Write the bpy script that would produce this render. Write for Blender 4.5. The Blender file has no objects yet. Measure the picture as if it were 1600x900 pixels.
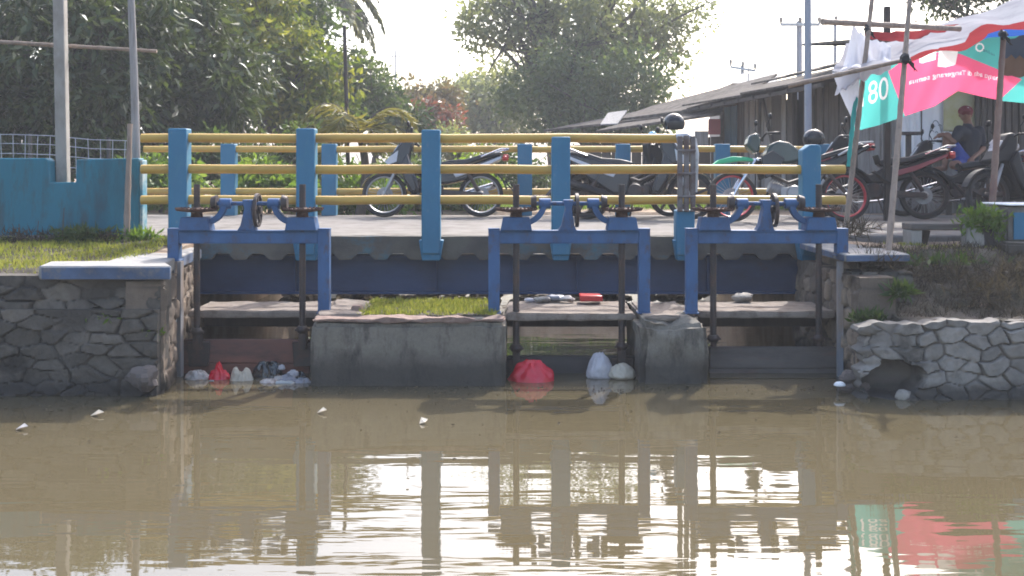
import bpy, bmesh, math, random
import numpy as np
from mathutils import Vector, Matrix, noise
R = math.radians
random.seed(7); rng = np.random.default_rng(7)
S = bpy.context.scene; COL = S.collection

# ------------------------------------------------------------------ camera, sky, sun, exposure
F, CX, CY, CH = 1778.0, 800.0, 264.0, 1.64          # focal length and principal point in photo pixels, eye height over the water
cam = bpy.data.cameras.new('camera'); camo = bpy.data.objects.new('camera', cam); COL.objects.link(camo)
camo.location = (0, 0, CH); camo.rotation_euler = (R(90), 0, 0)
cam.lens = 40.0; cam.sensor_width = 36.0; cam.shift_y = -(450 - CY) / 1600.0
cam.clip_start = 0.1; cam.clip_end = 3000
S.camera = camo
SUN_EL, SUN_AZ = 44.0, 22.0                          # azimuth: clockwise from the view direction (+Y)
W = bpy.data.worlds.new('World'); S.world = W; W.use_nodes = True
wn = W.node_tree.nodes; wl = W.node_tree.links
sky = wn.new('ShaderNodeTexSky'); sky.sky_type = 'NISHITA'; sky.sun_disc = False
sky.sun_elevation = R(SUN_EL); sky.sun_rotation = R(SUN_AZ); sky.air_density = 1.0; sky.dust_density = 4.0; sky.ozone_density = 1.0
wl.new(sky.outputs[0], wn['Background'].inputs[0]); wn['Background'].inputs[1].default_value = 0.15
sl = bpy.data.lights.new('sun', 'SUN'); sl.energy = 2.0; sl.angle = R(0.5); sl.color = (1, .975, .95)
so = bpy.data.objects.new('sun', sl); COL.objects.link(so)
sd = Vector((math.sin(R(SUN_AZ)) * math.cos(R(SUN_EL)), math.cos(R(SUN_AZ)) * math.cos(R(SUN_EL)), math.sin(R(SUN_EL))))
so.rotation_euler = (-sd).to_track_quat('-Z', 'Y').to_euler(); so.location = sd * 50
S.view_settings.view_transform = 'Standard'; S.view_settings.look = 'None'; S.view_settings.gamma = 1.0
S.view_settings.exposure = 1.76; S.view_settings.use_curve_mapping = False
cy = S.cycles
cy.use_denoising = True; cy.max_bounces = 6; cy.diffuse_bounces = 3; cy.glossy_bounces = 3; cy.transmission_bounces = 3
cy.transparent_max_bounces = 6; cy.volume_bounces = 0; cy.caustics_reflective = False; cy.caustics_refractive = False
cy.filter_width = 1.8; cy.sample_clamp_indirect = 6.0

# ------------------------------------------------------------------ helpers
def PX(px, D): return (px - CX) / F * D
def PZ(py, D): return CH - (py - CY) / F * D
def at(px, py, D): return Vector((PX(px, D), D, PZ(py, D)))

def tag(o, label=None, cat=None, group=None, kind=None):
    if label: o['label'] = label
    if cat: o['category'] = cat
    if group: o['group'] = group
    if kind: o['kind'] = kind
    return o
def empty(name, loc, label=None, cat=None, group=None):
    o = bpy.data.objects.new(name, None); COL.objects.link(o); o.location = loc; o.empty_display_size = .1
    return tag(o, label, cat, group)
def wloc(o):
    l = Vector((0, 0, 0))
    while o is not None: l += o.location; o = o.parent
    return l
def finish(name, me, mat, parent, smooth=40):
    for m in (mat if isinstance(mat, (list, tuple)) else [mat]): me.materials.append(m)
    o = bpy.data.objects.new(name, me); COL.objects.link(o)
    if parent is not None:
        o.parent = parent; off = wloc(parent)
        if off.length > 0: me.transform(Matrix.Translation(-off))
    else:
        n = len(me.vertices); co = np.empty(n * 3); me.vertices.foreach_get('co', co); co = co.reshape(-1, 3)
        b = Vector(((co[:, 0].min() + co[:, 0].max()) / 2, (co[:, 1].min() + co[:, 1].max()) / 2, co[:, 2].min()))
        me.transform(Matrix.Translation(-b)); o.location = b
    if smooth:
        me.polygons.foreach_set('use_smooth', [True] * len(me.polygons)); me.set_sharp_from_angle(angle=R(smooth))
    me.update()
    return o
class MB:
    def __init__(s): s.v = []; s.f = []; s.mi = []
    def add(s, vs, fs, mi=0):
        n = len(s.v); s.v += [tuple(v) for v in vs]; s.f += [tuple(i + n for i in f) for f in fs]; s.mi += [mi] * len(fs); return s
    def box(s, x0, x1, y0, y1, z0, z1, mi=0):
        return s.add([(x0,y0,z0),(x1,y0,z0),(x1,y1,z0),(x0,y1,z0),(x0,y0,z1),(x1,y0,z1),(x1,y1,z1),(x0,y1,z1)],
              [(0,3,2,1),(4,5,6,7),(0,1,5,4),(1,2,6,5),(2,3,7,6),(3,0,4,7)], mi)
    def obox(s, c, size, rot, mi=0):
        t = MB().box(-size[0]/2, size[0]/2, -size[1]/2, size[1]/2, -size[2]/2, size[2]/2)
        return s.add([Vector(c) + rot @ Vector(v) for v in t.v], t.f, mi)
    def frame(s, d, up=None):
        d = d.normalized(); a = Vector(up) if up else (Vector((0,0,1)) if abs(d.z) < .95 else Vector((0,1,0)))
        u = d.cross(a).normalized(); return u, u.cross(d).normalized()
    def bar(s, p0, p1, w, h, up=None, mi=0):
        p0 = Vector(p0); p1 = Vector(p1); u, v = s.frame(p1 - p0, up); vs = []
        for p in (p0, p1):
            for a, b in ((-1,-1),(1,-1),(1,1),(-1,1)): vs.append(p + u*a*w/2 + v*b*h/2)
        return s.add(vs, [(0,1,2,3),(7,6,5,4),(0,4,5,1),(1,5,6,2),(2,6,7,3),(3,7,4,0)], mi)
    def tube(s, pts, r, n=8, mi=0, caps=True):
        pts = [Vector(p) for p in pts]; k = len(pts); rs = r if isinstance(r, (list, tuple)) else [r]*k
        vs = []; fs = []; pu = None
        for i, p in enumerate(pts):
            d = (pts[min(i+1,k-1)] - pts[max(i-1,0)]).normalized()
            if pu is None: u, v = s.frame(d)
            else:
                u = pu - d * pu.dot(d)
                u = u.normalized() if u.length > 1e-5 else s.frame(d)[0]; v = u.cross(d).normalized()
            pu = u
            for j in range(n):
                a = 2*math.pi*j/n; vs.append(p + (u*math.cos(a) + v*math.sin(a))*rs[i])
        for i in range(k-1):
            for j in range(n): fs.append((i*n+j, (i+1)*n+j, (i+1)*n+(j+1)%n, i*n+(j+1)%n))
        if caps: fs += [tuple(range(n)), tuple(range((k-1)*n, k*n))[::-1]]
        return s.add(vs, fs, mi)
    def ell(s, c, rad, n=12, m=8, rot=None, mi=0):
        c = Vector(c); vs = [c + (rot @ Vector((0,0,-rad[2])) if rot else Vector((0,0,-rad[2])))]; fs = []
        for i in range(1, m):
            t = -math.pi/2 + math.pi*i/m
            for j in range(n):
                a = 2*math.pi*j/n; q = Vector((rad[0]*math.cos(t)*math.cos(a), rad[1]*math.cos(t)*math.sin(a), rad[2]*math.sin(t)))
                vs.append(c + (rot @ q if rot else q))
        vs.append(c + (rot @ Vector((0,0,rad[2])) if rot else Vector((0,0,rad[2])))); L = len(vs)-1
        for j in range(n): fs.append((0, 1+(j+1)%n, 1+j)); fs.append((L, L-n+j, L-n+(j+1)%n))
        for i in range(m-2):
            for j in range(n): a = 1+i*n; fs.append((a+j, a+(j+1)%n, a+n+(j+1)%n, a+n+j))
        return s.add(vs, fs, mi)
    def prism(s, pts, axis, t0, t1, mi=0):
        def q(p, t): return {'y': (p[0], t, p[1]), 'x': (t, p[0], p[1]), 'z': (p[0], p[1], t)}[axis]
        n = len(pts); vs = [q(p, t0) for p in pts] + [q(p, t1) for p in pts]
        return s.add(vs, [tuple(range(n)), tuple(range(n, 2*n))[::-1]] + [(i, n+i, n+(i+1)%n, (i+1)%n) for i in range(n)], mi)
    def ring(s, c, axis, prof, n=28, a0=0, a1=360, mi=0):          # prof: closed list of (radius, offset along axis)
        c = Vector(c); ax = Vector(axis).normalized(); u, v = s.frame(ax); full = abs(a1-a0) >= 360; k = n if full else n+1; m = len(prof); vs = []; fs = []
        for i in range(k):
            a = R(a0 + (a1-a0)*i/n); d = u*math.cos(a) + v*math.sin(a)
            for r_, o_ in prof: vs.append(c + d*r_ + ax*o_)
        for i in range(n):
            for j in range(m): i2 = (i+1) % k; fs.append((i*m+j, i*m+(j+1)%m, i2*m+(j+1)%m, i2*m+j))
        if not full: fs += [tuple(range(m))[::-1], tuple(range((k-1)*m, k*m))]
        return s.add(vs, fs, mi)
    def build(s, name, mat, parent=None, bev=0, smooth=40, fix=True):
        me = bpy.data.meshes.new(name); me.from_pydata(s.v, [], s.f)
        if any(s.mi): me.polygons.foreach_set('material_index', s.mi)
        if fix:
            b = bmesh.new(); b.from_mesh(me); bmesh.ops.recalc_face_normals(b, faces=b.faces); b.to_mesh(me); b.free()
        o = finish(name, me, mat, parent, smooth)
        if bev:
            m = o.modifiers.new('bevel', 'BEVEL'); m.width = bev; m.segments = 2; m.limit_method = 'ANGLE'; m.angle_limit = R(35)
        return o
def quads(name, V, Q, mat, parent=None, smooth=0):
    me = bpy.data.meshes.new(name); V = np.asarray(V, np.float32); Q = np.asarray(Q, np.int32)
    me.vertices.add(len(V)); me.vertices.foreach_set('co', V.ravel())
    me.loops.add(Q.size); me.loops.foreach_set('vertex_index', Q.ravel())
    me.polygons.add(len(Q)); me.polygons.foreach_set('loop_start', np.arange(0, Q.size, Q.shape[1], dtype=np.int32))
    me.update(calc_edges=True)
    return finish(name, me, mat, parent, smooth)
def leaf_mesh(name, pos, d, L, Wd, mat, parent=None, fold=.12, bend=.15, tone=None):
    N = len(pos); d = d / np.linalg.norm(d, axis=1, keepdims=True)
    r = rng.normal(size=(N, 3)); s = np.cross(d, r); s /= np.linalg.norm(s, axis=1, keepdims=True) + 1e-9; n = np.cross(s, d)
    L = np.broadcast_to(L, N)[:, None]; Wd = np.broadcast_to(Wd, N)[:, None]
    V = np.empty((N, 4, 3)); V[:, 0] = pos; V[:, 2] = pos + d*L - n*L*bend
    V[:, 1] = pos + d*L*.45 + s*Wd*.5 + n*Wd*fold; V[:, 3] = pos + d*L*.45 - s*Wd*.5 + n*Wd*fold
    o = quads(name, V.reshape(-1, 3), np.arange(N*4).reshape(N, 4), mat, parent)
    at_ = o.data.attributes.new('tone', 'FLOAT', 'POINT'); at_.data.foreach_set('value', np.repeat(np.full(N, .5) if tone is None else tone, 4).astype(np.float32))
    return o

# ------------------------------------------------------------------ materials
MT = {}
def _new(name):
    m = bpy.data.materials.new(name); m.use_nodes = True; nt = m.node_tree; b = nt.nodes['Principled BSDF']; MT[name] = m; return m, nt, b
def _noise(nt, vec, scale, detail=4, rough=.6):
    t = nt.nodes.new('ShaderNodeTexNoise'); t.inputs['Scale'].default_value = scale; t.inputs['Detail'].default_value = detail
    t.inputs['Roughness'].default_value = rough; nt.links.new(vec, t.inputs['Vector']); return t.outputs['Fac']
def _ramp(nt, fac, p0, p1, c0=(0,0,0,1), c1=(1,1,1,1)):
    r = nt.nodes.new('ShaderNodeValToRGB'); e = r.color_ramp.elements; e[0].position = p0; e[1].position = p1; e[0].color = c0; e[1].color = c1
    nt.links.new(fac, r.inputs[0]); return r.outputs[0]
def _mix(nt, fac, a, b, mode='MIX'):
    m = nt.nodes.new('ShaderNodeMix'); m.data_type = 'RGBA'; m.blend_type = mode
    for sock, val in ((m.inputs['Factor'], fac), (m.inputs[6], a), (m.inputs[7], b)):
        if hasattr(val, 'is_output'): nt.links.new(val, sock)
        elif isinstance(val, (int, float)): sock.default_value = val
        else: sock.default_value = (*val[:3], 1)
    return m.outputs[2]
def mat(name, col, rough=.7, var=.25, vs=5, col2=None, amt=.5, c2s=3, edge=.08, bump=.0, bs=40, metal=0, spec=.4, st=(1,1,1), col3=None, amt3=.4, c3s=9, trans=0):
    m, nt, b = _new(name)
    tc = nt.nodes.new('ShaderNodeTexCoord'); mp = nt.nodes.new('ShaderNodeMapping'); mp.inputs['Scale'].default_value = st
    nt.links.new(tc.outputs['Object'], mp.inputs['Vector']); v = mp.outputs[0]
    c = _mix(nt, _noise(nt, v, vs, 5), [x*(1-var) for x in col], [min(1, x*(1+var)) for x in col])
    if col2: c = _mix(nt, _ramp(nt, _noise(nt, v, c2s, 7, .65), 1-amt-edge, 1-amt+edge), c, col2)
    if col3: c = _mix(nt, _ramp(nt, _noise(nt, v, c3s, 7, .7), 1-amt3-edge, 1-amt3+edge), c, col3)
    nt.links.new(c, b.inputs['Base Color'])
    b.inputs['Roughness'].default_value = rough; b.inputs['Metallic'].default_value = metal; b.inputs['Specular IOR Level'].default_value = spec
    if bump:
        bp = nt.nodes.new('ShaderNodeBump'); bp.inputs['Strength'].default_value = 1; bp.inputs['Distance'].default_value = bump
        nt.links.new(_noise(nt, v, bs, 6, .65), bp.inputs['Height']); nt.links.new(bp.outputs[0], b.inputs['Normal'])
    if trans:
        t = nt.nodes.new('ShaderNodeBsdfTranslucent'); nt.links.new(c, t.inputs[0]); ms = nt.nodes.new('ShaderNodeMixShader'); ms.inputs[0].default_value = trans
        nt.links.new(b.outputs[0], ms.inputs[1]); nt.links.new(t.outputs[0], ms.inputs[2]); nt.links.new(ms.outputs[0], nt.nodes['Material Output'].inputs[0])
    return m
def leafmat(name, cols, trans=.35, rough=.45, spec=.4, tint=1.25):
    m, nt, b = _new(name); g = nt.nodes.new('ShaderNodeNewGeometry'); r = nt.nodes.new('ShaderNodeValToRGB'); e = r.color_ramp.elements
    while len(e) < len(cols): e.new(.5)
    for i, c in enumerate(cols): e[i].position = i/(len(cols)-1); e[i].color = (*c, 1)
    ta = nt.nodes.new('ShaderNodeAttribute'); ta.attribute_name = 'tone'; mm = nt.nodes.new('ShaderNodeMix'); mm.inputs[0].default_value = .55
    nt.links.new(g.outputs['Random Per Island'], mm.inputs[2]); nt.links.new(ta.outputs['Fac'], mm.inputs[3]); nt.links.new(mm.outputs[0], r.inputs[0]); nt.links.new(r.outputs[0], b.inputs['Base Color'])
    b.inputs['Roughness'].default_value = rough; b.inputs['Specular IOR Level'].default_value = spec
    t = nt.nodes.new('ShaderNodeBsdfTranslucent'); mc = _mix(nt, 1.0, r.outputs[0], (tint*1.05, tint, tint*.55), 'MULTIPLY'); nt.links.new(mc, t.inputs[0])
    ms = nt.nodes.new('ShaderNodeMixShader'); ms.inputs[0].default_value = trans
    nt.links.new(b.outputs[0], ms.inputs[1]); nt.links.new(t.outputs[0], ms.inputs[2]); nt.links.new(ms.outputs[0], nt.nodes['Material Output'].inputs[0])
    return m
def stonemat(name, ca, cb, joint, wet=None, bump=.006, bs=60):
    m, nt, b = _new(name); a = nt.nodes.new('ShaderNodeAttribute'); a.attribute_name = 'stone'
    sp = nt.nodes.new('ShaderNodeSeparateColor'); nt.links.new(a.outputs['Color'], sp.inputs[0])
    tc = nt.nodes.new('ShaderNodeTexCoord'); v = tc.outputs['Object']
    c = _mix(nt, sp.outputs[0], ca, cb); n1 = _noise(nt, v, 14, 6, .7)
    c = _mix(nt, .55, c, _ramp(nt, n1, .25, .75, (.35,.35,.35,1), (1.2,1.2,1.2,1)), 'MULTIPLY')
    c = _mix(nt, sp.outputs[1], joint, c)
    c = _mix(nt, _ramp(nt, _noise(nt, v, 2.3, 6), .56, .66), c, [x*.45 for x in ca])
    if wet:
        g = nt.nodes.new('ShaderNodeNewGeometry'); sx = nt.nodes.new('ShaderNodeSeparateXYZ'); nt.links.new(g.outputs['Position'], sx.inputs[0])
        ad = nt.nodes.new('ShaderNodeMath'); ad.operation = 'MULTIPLY_ADD'; nt.links.new(_noise(nt, v, 6, 4), ad.inputs[0]); ad.inputs[1].default_value = -.12; nt.links.new(sx.outputs[2], ad.inputs[2])
        c = _mix(nt, _ramp(nt, ad.outputs[0], .0, .09, (1,1,1,1), (0,0,0,1)), c, wet)
    nt.links.new(c, b.inputs['Base Color']); b.inputs['Roughness'].default_value = .85; b.inputs['Specular IOR Level'].default_value = .25
    bp = nt.nodes.new('ShaderNodeBump'); bp.inputs['Distance'].default_value = bump; nt.links.new(_noise(nt, v, bs, 6, .7), bp.inputs['Height']); nt.links.new(bp.outputs[0], b.inputs['Normal'])
    return m
def concretemat(name, ca, cb, stain, wet, zw=.18, bump=.006, bs=45):
    m, nt, b = _new(name); tc = nt.nodes.new('ShaderNodeTexCoord'); v = tc.outputs['Object']
    mp = nt.nodes.new('ShaderNodeMapping'); mp.inputs['Scale'].default_value = (1, 1, .35); nt.links.new(v, mp.inputs[0])
    c = _mix(nt, _noise(nt, v, 3.5, 7, .7), ca, cb)
    c = _mix(nt, _ramp(nt, _noise(nt, mp.outputs[0], 7, 6, .7), .5, .66), c, stain)
    c = _mix(nt, .5, c, _ramp(nt, _noise(nt, v, 30, 5, .8), .3, .7, (.5,.5,.5,1), (1.15,1.15,1.15,1)), 'MULTIPLY')
    g = nt.nodes.new('ShaderNodeNewGeometry'); sx = nt.nodes.new('ShaderNodeSeparateXYZ'); nt.links.new(g.outputs['Position'], sx.inputs[0])
    ad = nt.nodes.new('ShaderNodeMath'); ad.operation = 'MULTIPLY_ADD'; nt.links.new(_noise(nt, v, 5, 5), ad.inputs[0]); ad.inputs[1].default_value = -.16; nt.links.new(sx.outputs[2], ad.inputs[2])
    wt = nt.nodes.new('ShaderNodeMath'); wt.operation = 'MULTIPLY'; wt.inputs[1].default_value = .8; nt.links.new(_ramp(nt, ad.outputs[0], max(0, zw-.22), zw-.06, (1,1,1,1), (0,0,0,1)), wt.inputs[0]); c = _mix(nt, wt.outputs[0], c, wet)
    nt.links.new(c, b.inputs['Base Color']); b.inputs['Roughness'].default_value = .85; b.inputs['Specular IOR Level'].default_value = .25
    bp = nt.nodes.new('ShaderNodeBump'); bp.inputs['Distance'].default_value = bump; nt.links.new(_noise(nt, v, bs, 7, .7), bp.inputs['Height']); nt.links.new(bp.outputs[0], b.inputs['Normal'])
    return m

teal = mat('teal_paint', (.025,.145,.25), .6, .2, 6, (.04,.17,.24), .36, 5, .1, .002, 60, col3=(.17,.21,.22), amt3=.29, c3s=12, st=(1,1,.6))
wallteal = mat('wall_teal_paint', (.012,.15,.21), .7, .25, 3, (.012,.095,.135), .42, 2.2, .12, .004, 40, col3=(.035,.065,.07), amt3=.40, c3s=6, st=(1.3,1,.35))
gblue = mat('gate_blue_paint', (.033,.098,.225), .6, .25, 8, (.03,.075,.17), .45, 6, .1, .002, 70, col3=(.07,.04,.028), amt3=.36, c3s=13, st=(1,1,.55))
yellow = mat('yellow_paint', (.46,.29,.06), .5, .25, 9, (.33,.19,.05), .4, 7, .1, .0015, 60, st=(.3,1,1), col3=(.40,.36,.28), amt3=.25, c3s=20)
girderm = mat('girder_paint', (.028,.056,.125), .6, .3, 3, (.018,.03,.06), .42, 3, .15, .002, 60, col3=(.06,.035,.02), amt3=.25, st=(.5,1,1))
rust = mat('rust', (.10,.045,.028), .85, .35, 9, (.035,.022,.02), .5, 6, .15, .003, 70)
darkiron = mat('dark_iron', (.03,.022,.02), .6, .4, 15, (.07,.035,.022), .4, 9, .12, .002, 80, spec=.5)
steel = mat('galvanised_steel', (.42,.43,.45), .4, .15, 6, (.16,.12,.10), .36, 8, .12, .001, 60, metal=.4)
polegrey = mat('pole_grey_paint', (.27,.29,.34), .5, .12, 4, (.22,.2,.19), .35, 5, .1)
concrete = concretemat('pier_concrete', (.135,.122,.10), (.25,.225,.185), (.065,.058,.05), (.04,.036,.032), .27)
slabc = mat('slab_concrete', (.23,.195,.165), .9, .3, 6, (.13,.10,.08), .42, 9, .12, .006, 50, spec=.12)
fasciac = mat('deck_concrete', (.12,.11,.09), .9, .3, 4, (.07,.065,.06), .45, 3, .12, .006, 40, col3=(.03,.17,.25), amt3=.34, c3s=2.6, st=(.7,1,1))
roadc = mat('road_concrete', (.19,.177,.165), .9, .25, 3, (.13,.117,.103), .45, 5, .12, .004, 60, spec=.12, col3=(.085,.076,.066), amt3=.36, c3s=2.2)
capblue = mat('cap_blue_paint', (.085,.13,.22), .85, .3, 6, (.04,.055,.09), .52, 3, .1, .004, 50, col3=(.20,.19,.18), amt3=.40, c3s=6)
capconc = mat('cap_concrete', (.27,.255,.235), .85, .25, 6, (.17,.18,.19), .42, 4, .12, .005, 50)
dirt = mat('dry_dirt', (.28,.19,.125), .95, .35, 3, (.36,.28,.20), .45, 5, .15, .02, 25, col3=(.10,.085,.06), amt3=.38, c3s=2)
bankdirt = mat('bank_soil', (.10,.08,.06), .95, .4, 6, (.17,.14,.11), .4, 9, .15, .03, 30, col3=(.05,.055,.03), amt3=.4, c3s=4)
bamboo = mat('bamboo', (.28,.21,.16), .7, .3, 3, (.14,.10,.075), .42, 6, .15, .002, 60, st=(4,4,.6))
wood = mat('weathered_wood', (.105,.092,.085), .85, .4, 4, (.045,.038,.034), .45, 5, .15, .003, 60, st=(6,6,.5))
darkwood = mat('dark_wood', (.045,.036,.032), .85, .4, 4, (.03,.025,.022), .45, 5, .15, .003, 60, st=(5,5,.5))
palewood = mat('pale_wood', (.30,.285,.275), .85, .25, 4, (.16,.14,.13), .42, 5, .15, .003, 60, st=(6,6,.5))
concpole = mat('concrete_post', (.30,.28,.25), .85, .2, 5, (.17,.15,.13), .4, 6, .15, .004, 50, st=(1,1,.5))
roofm = mat('roof_sheet', (.10,.09,.082), .9, .4, 3, (.045,.038,.034), .45, 5, .15, .006, 40, spec=.05, col3=(.19,.175,.16), amt3=.36, c3s=6, st=(1,1,1))
roofblue = mat('roof_dark_blue', (.045,.06,.085), .7, .2)
black = mat('black_plastic', (.011,.011,.013), .5, .2, 10, spec=.25)
blackpaint = mat('black_gloss_paint', (.012,.013,.018), .22, .2, 8, spec=.45)
seatm = mat('seat_vinyl', (.018,.018,.022), .42, .2, 12, spec=.4)
tyrem = mat('tyre_rubber', (.018,.017,.017), .8, .3, 20)
chrome = mat('chrome', (.6,.6,.62), .22, .1, metal=1)
alum = mat('cast_aluminium', (.32,.32,.33), .45, .2, 10, metal=.7)
redrim = mat('red_rim_paint', (.50,.03,.045), .35, .1)
redpl = mat('red_plastic', (.45,.025,.025), .3, .1)
pinkred = mat('dull_red_fairing', (.24,.05,.06), .35, .15)
greenpl = mat('green_fender_plastic', (.03,.42,.20), .4, .1)
darkgreen = mat('dark_green_tank_paint', (.02,.04,.035), .2, .2, spec=.6)
silverpl = mat('silver_fairing', (.45,.46,.50), .3, .1)
white = mat('white_paint', (.75,.75,.75), .6, .1, 4, (.55,.52,.48), .35, 4)
tarpw = mat('white_tarp', (.40,.40,.43), .9, .12, 3, (.26,.26,.30), .42, 2, .15, trans=.4, spec=0)
flapw = mat('sunlit_white_flap', (.74,.74,.78), .9, .08, 3, (.58,.58,.64), .4, 2, .15, trans=.5, spec=0)  # brighter copy of the white tarp, sun through the cloth put into colour
tarpr = mat('red_tarp', (.27,.035,.04), .9, .15, 4, trans=.4, spec=0)
tarpb = mat('blue_tarp', (.02,.075,.28), .9, .15, 4, trans=.3, spec=0)
bteal = mat('banner_teal', (.09,.46,.43), .55, .06, 4, trans=.6, spec=.1)
bpink = mat('banner_pink', (.82,.12,.25), .55, .06, 4, trans=.6, spec=.1)
bwhite = mat('banner_white', (.85,.85,.85), .55, .05, 4, trans=.6, spec=.1)
bink = mat('banner_dark_ink', (.03,.08,.14), .6, .1)
skin = mat('skin', (.20,.10,.065), .55, .1, 8)
shirtm = mat('dark_shirt', (.018,.02,.03), .85, .2, 8)
shortm = mat('blue_shorts', (.02,.045,.22), .85, .2, 8)
capm = mat('maroon_cap', (.16,.02,.03), .8, .15, 8)
bagred = mat('red_bag', (.80,.02,.05), .16, .12, 8, (.80,.09,.13), .40, 5, .1, spec=.8, trans=.4, bump=.006, bs=16)
bagwhite = mat('white_bag', (.66,.65,.69), .18, .1, 8, (.42,.40,.42), .45, 5, .12, spec=.8, trans=.4, bump=.006, bs=18)
bagcream = mat('cream_bag', (.58,.52,.42), .4, .12, 8, (.36,.27,.19), .36, 7, .1, spec=.5, trans=.3)
bagdirty = mat('dirty_white_bag', (.5,.47,.45), .4, .15, 8, (.22,.13,.09), .45, 9, .1, spec=.5, trans=.2)
bagblack = mat('black_bag', (.016,.02,.022), .22, .3, 8, spec=.7)
baggrey = mat('grey_scrap', (.24,.24,.27), .5, .2, 8, (.13,.12,.13), .4, 8)
brick = mat('brick_edge', (.235,.165,.135), .9, .3, 20, (.16,.10,.08), .45, 12, .1, .006, 50)

Lmango = leafmat('mango_leaf', [(.022,.035,.018),(.04,.06,.022),(.06,.085,.028),(.10,.14,.045)], .32, .38, .42)
Llight = leafmat('light_leaf', [(.04,.07,.015),(.09,.135,.025),(.16,.19,.03),(.22,.21,.05)], .5)
Lmid = leafmat('mid_leaf', [(.03,.055,.02),(.06,.10,.03),(.11,.15,.04)], .45)
Lgrey = leafmat('hazed_grey_green_leaf', [(.095,.125,.08),(.14,.17,.10),(.19,.22,.12),(.24,.26,.14)], .5)  # distance haze put into the leaf colour, paler than real foliage
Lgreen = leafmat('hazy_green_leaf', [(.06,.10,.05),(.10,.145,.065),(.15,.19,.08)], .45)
Lred = leafmat('red_leaf', [(.16,.035,.03),(.22,.06,.045),(.10,.07,.04),(.12,.10,.05)], .4)
Lrusty = leafmat('rusty_leaf', [(.13,.08,.045),(.09,.09,.04),(.16,.10,.06)], .4)
Lpalm = leafmat('palm_leaflet', [(.10,.11,.035),(.17,.16,.05),(.26,.22,.08)], .4)
Lpalmg = leafmat('sunlit_palm_leaflet', [(.11,.125,.10),(.17,.185,.13),(.25,.25,.18)], .4)  # pale grey of sunlit fronds put into the leaflet colour
Lbush = leafmat('bush_leaf', [(.06,.11,.02),(.11,.19,.03),(.18,.25,.05)], .5)
Lgrass = leafmat('grass_blade', [(.11,.16,.03),(.18,.22,.04),(.26,.26,.07),(.13,.20,.03)], .5, .6, .2)
Ldry = leafmat('dry_grass', [(.06,.045,.036),(.10,.08,.06),(.04,.034,.028),(.15,.125,.10)], .25, .8, .1)
bark = mat('bark', (.10,.085,.07), .9, .35, 6, (.05,.042,.036), .45, 8, .15, .01, 30, st=(2,2,.6))
stoneL = stonemat('old_stone', (.08,.07,.058), (.17,.148,.123), (.058,.051,.044), (.04,.037,.034), .010, 45)
stoneS = stonemat('sunlit_side_stone', (.16,.12,.09), (.34,.26,.19), (.10,.085,.07), (.06,.05,.04), .01)  # lighter, warmer than the front stone: sunlight on side faces put into colour
stoneR = stonemat('pale_stone', (.18,.166,.148), (.30,.275,.245), (.135,.122,.108), (.06,.055,.05), .004)
rubble = mat('rubble', (.33,.30,.26), .9, .4, 12, (.12,.10,.09), .45, 12, .1, .004, 50)

# ------------------------------------------------------------------ water
def make_water():
    m, nt, b = _new('murky_water')
    tc = nt.nodes.new('ShaderNodeTexCoord'); v = tc.outputs['Object']
    c = _mix(nt, _noise(nt, v, .5, 3), (.083,.067,.037), (.100,.083,.049)); nt.links.new(c, b.inputs['Base Color'])
    b.inputs['Roughness'].default_value = .02; b.inputs['IOR'].default_value = 1.5; b.inputs['Specular IOR Level'].default_value = .5
    def mapped(sx, sy, rot=0):
        mp = nt.nodes.new('ShaderNodeMapping'); mp.inputs['Scale'].default_value = (sx, sy, 1); mp.inputs['Rotation'].default_value = (0, 0, rot); nt.links.new(v, mp.inputs[0]); return mp.outputs[0]
    n1 = _noise(nt, mapped(.55, 2.6, .06), 1.6, 2, .45); n2 = _noise(nt, mapped(.8, 3.4, -.08), 4.2, 2, .5)
    patch = _ramp(nt, _noise(nt, mapped(.6, .8), .7, 2), .38, .62)
    ml = nt.nodes.new('ShaderNodeMath'); ml.operation = 'MULTIPLY'; nt.links.new(n2, ml.inputs[0]); nt.links.new(patch, ml.inputs[1])
    ad = nt.nodes.new('ShaderNodeMath'); ad.operation = 'MULTIPLY_ADD'; nt.links.new(ml.outputs[0], ad.inputs[0]); ad.inputs[1].default_value = .22; nt.links.new(n1, ad.inputs[2])
    bp = nt.nodes.new('ShaderNodeBump'); bp.inputs['Strength'].default_value = 1; bp.inputs['Distance'].default_value = .019
    sx = nt.nodes.new('ShaderNodeSeparateXYZ'); nt.links.new(v, sx.inputs[0]); mr = nt.nodes.new('ShaderNodeMapRange'); nt.links.new(sx.outputs[1], mr.inputs[0])
    for k_, vv_ in enumerate((8.2, 5.0, .16, 1.0)): mr.inputs[k_+1].default_value = vv_
    m2 = nt.nodes.new('ShaderNodeMath'); m2.operation = 'MULTIPLY'; nt.links.new(ad.outputs[0], m2.inputs[0]); nt.links.new(mr.outputs[0], m2.inputs[1]); nt.links.new(m2.outputs[0], bp.inputs['Height'])
    nt.links.new(bp.outputs[0], b.inputs['Normal'])
    xs = np.array([-60, -20, -8, -3, 0, 3, 8, 20, 60.]); ys = np.array([-30, -8, 0, 3, 5, 7, 9, 11, 13, 16.2])
    V = [(x, y, 0) for y in ys for x in xs]; n = len(xs)
    Q = [(j*n+i, j*n+i+1, (j+1)*n+i+1, (j+1)*n+i) for j in range(len(ys)-1) for i in range(n-1)]
    o = quads('water', V, Q, m); tag(o, kind='structure')
make_water()

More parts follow.
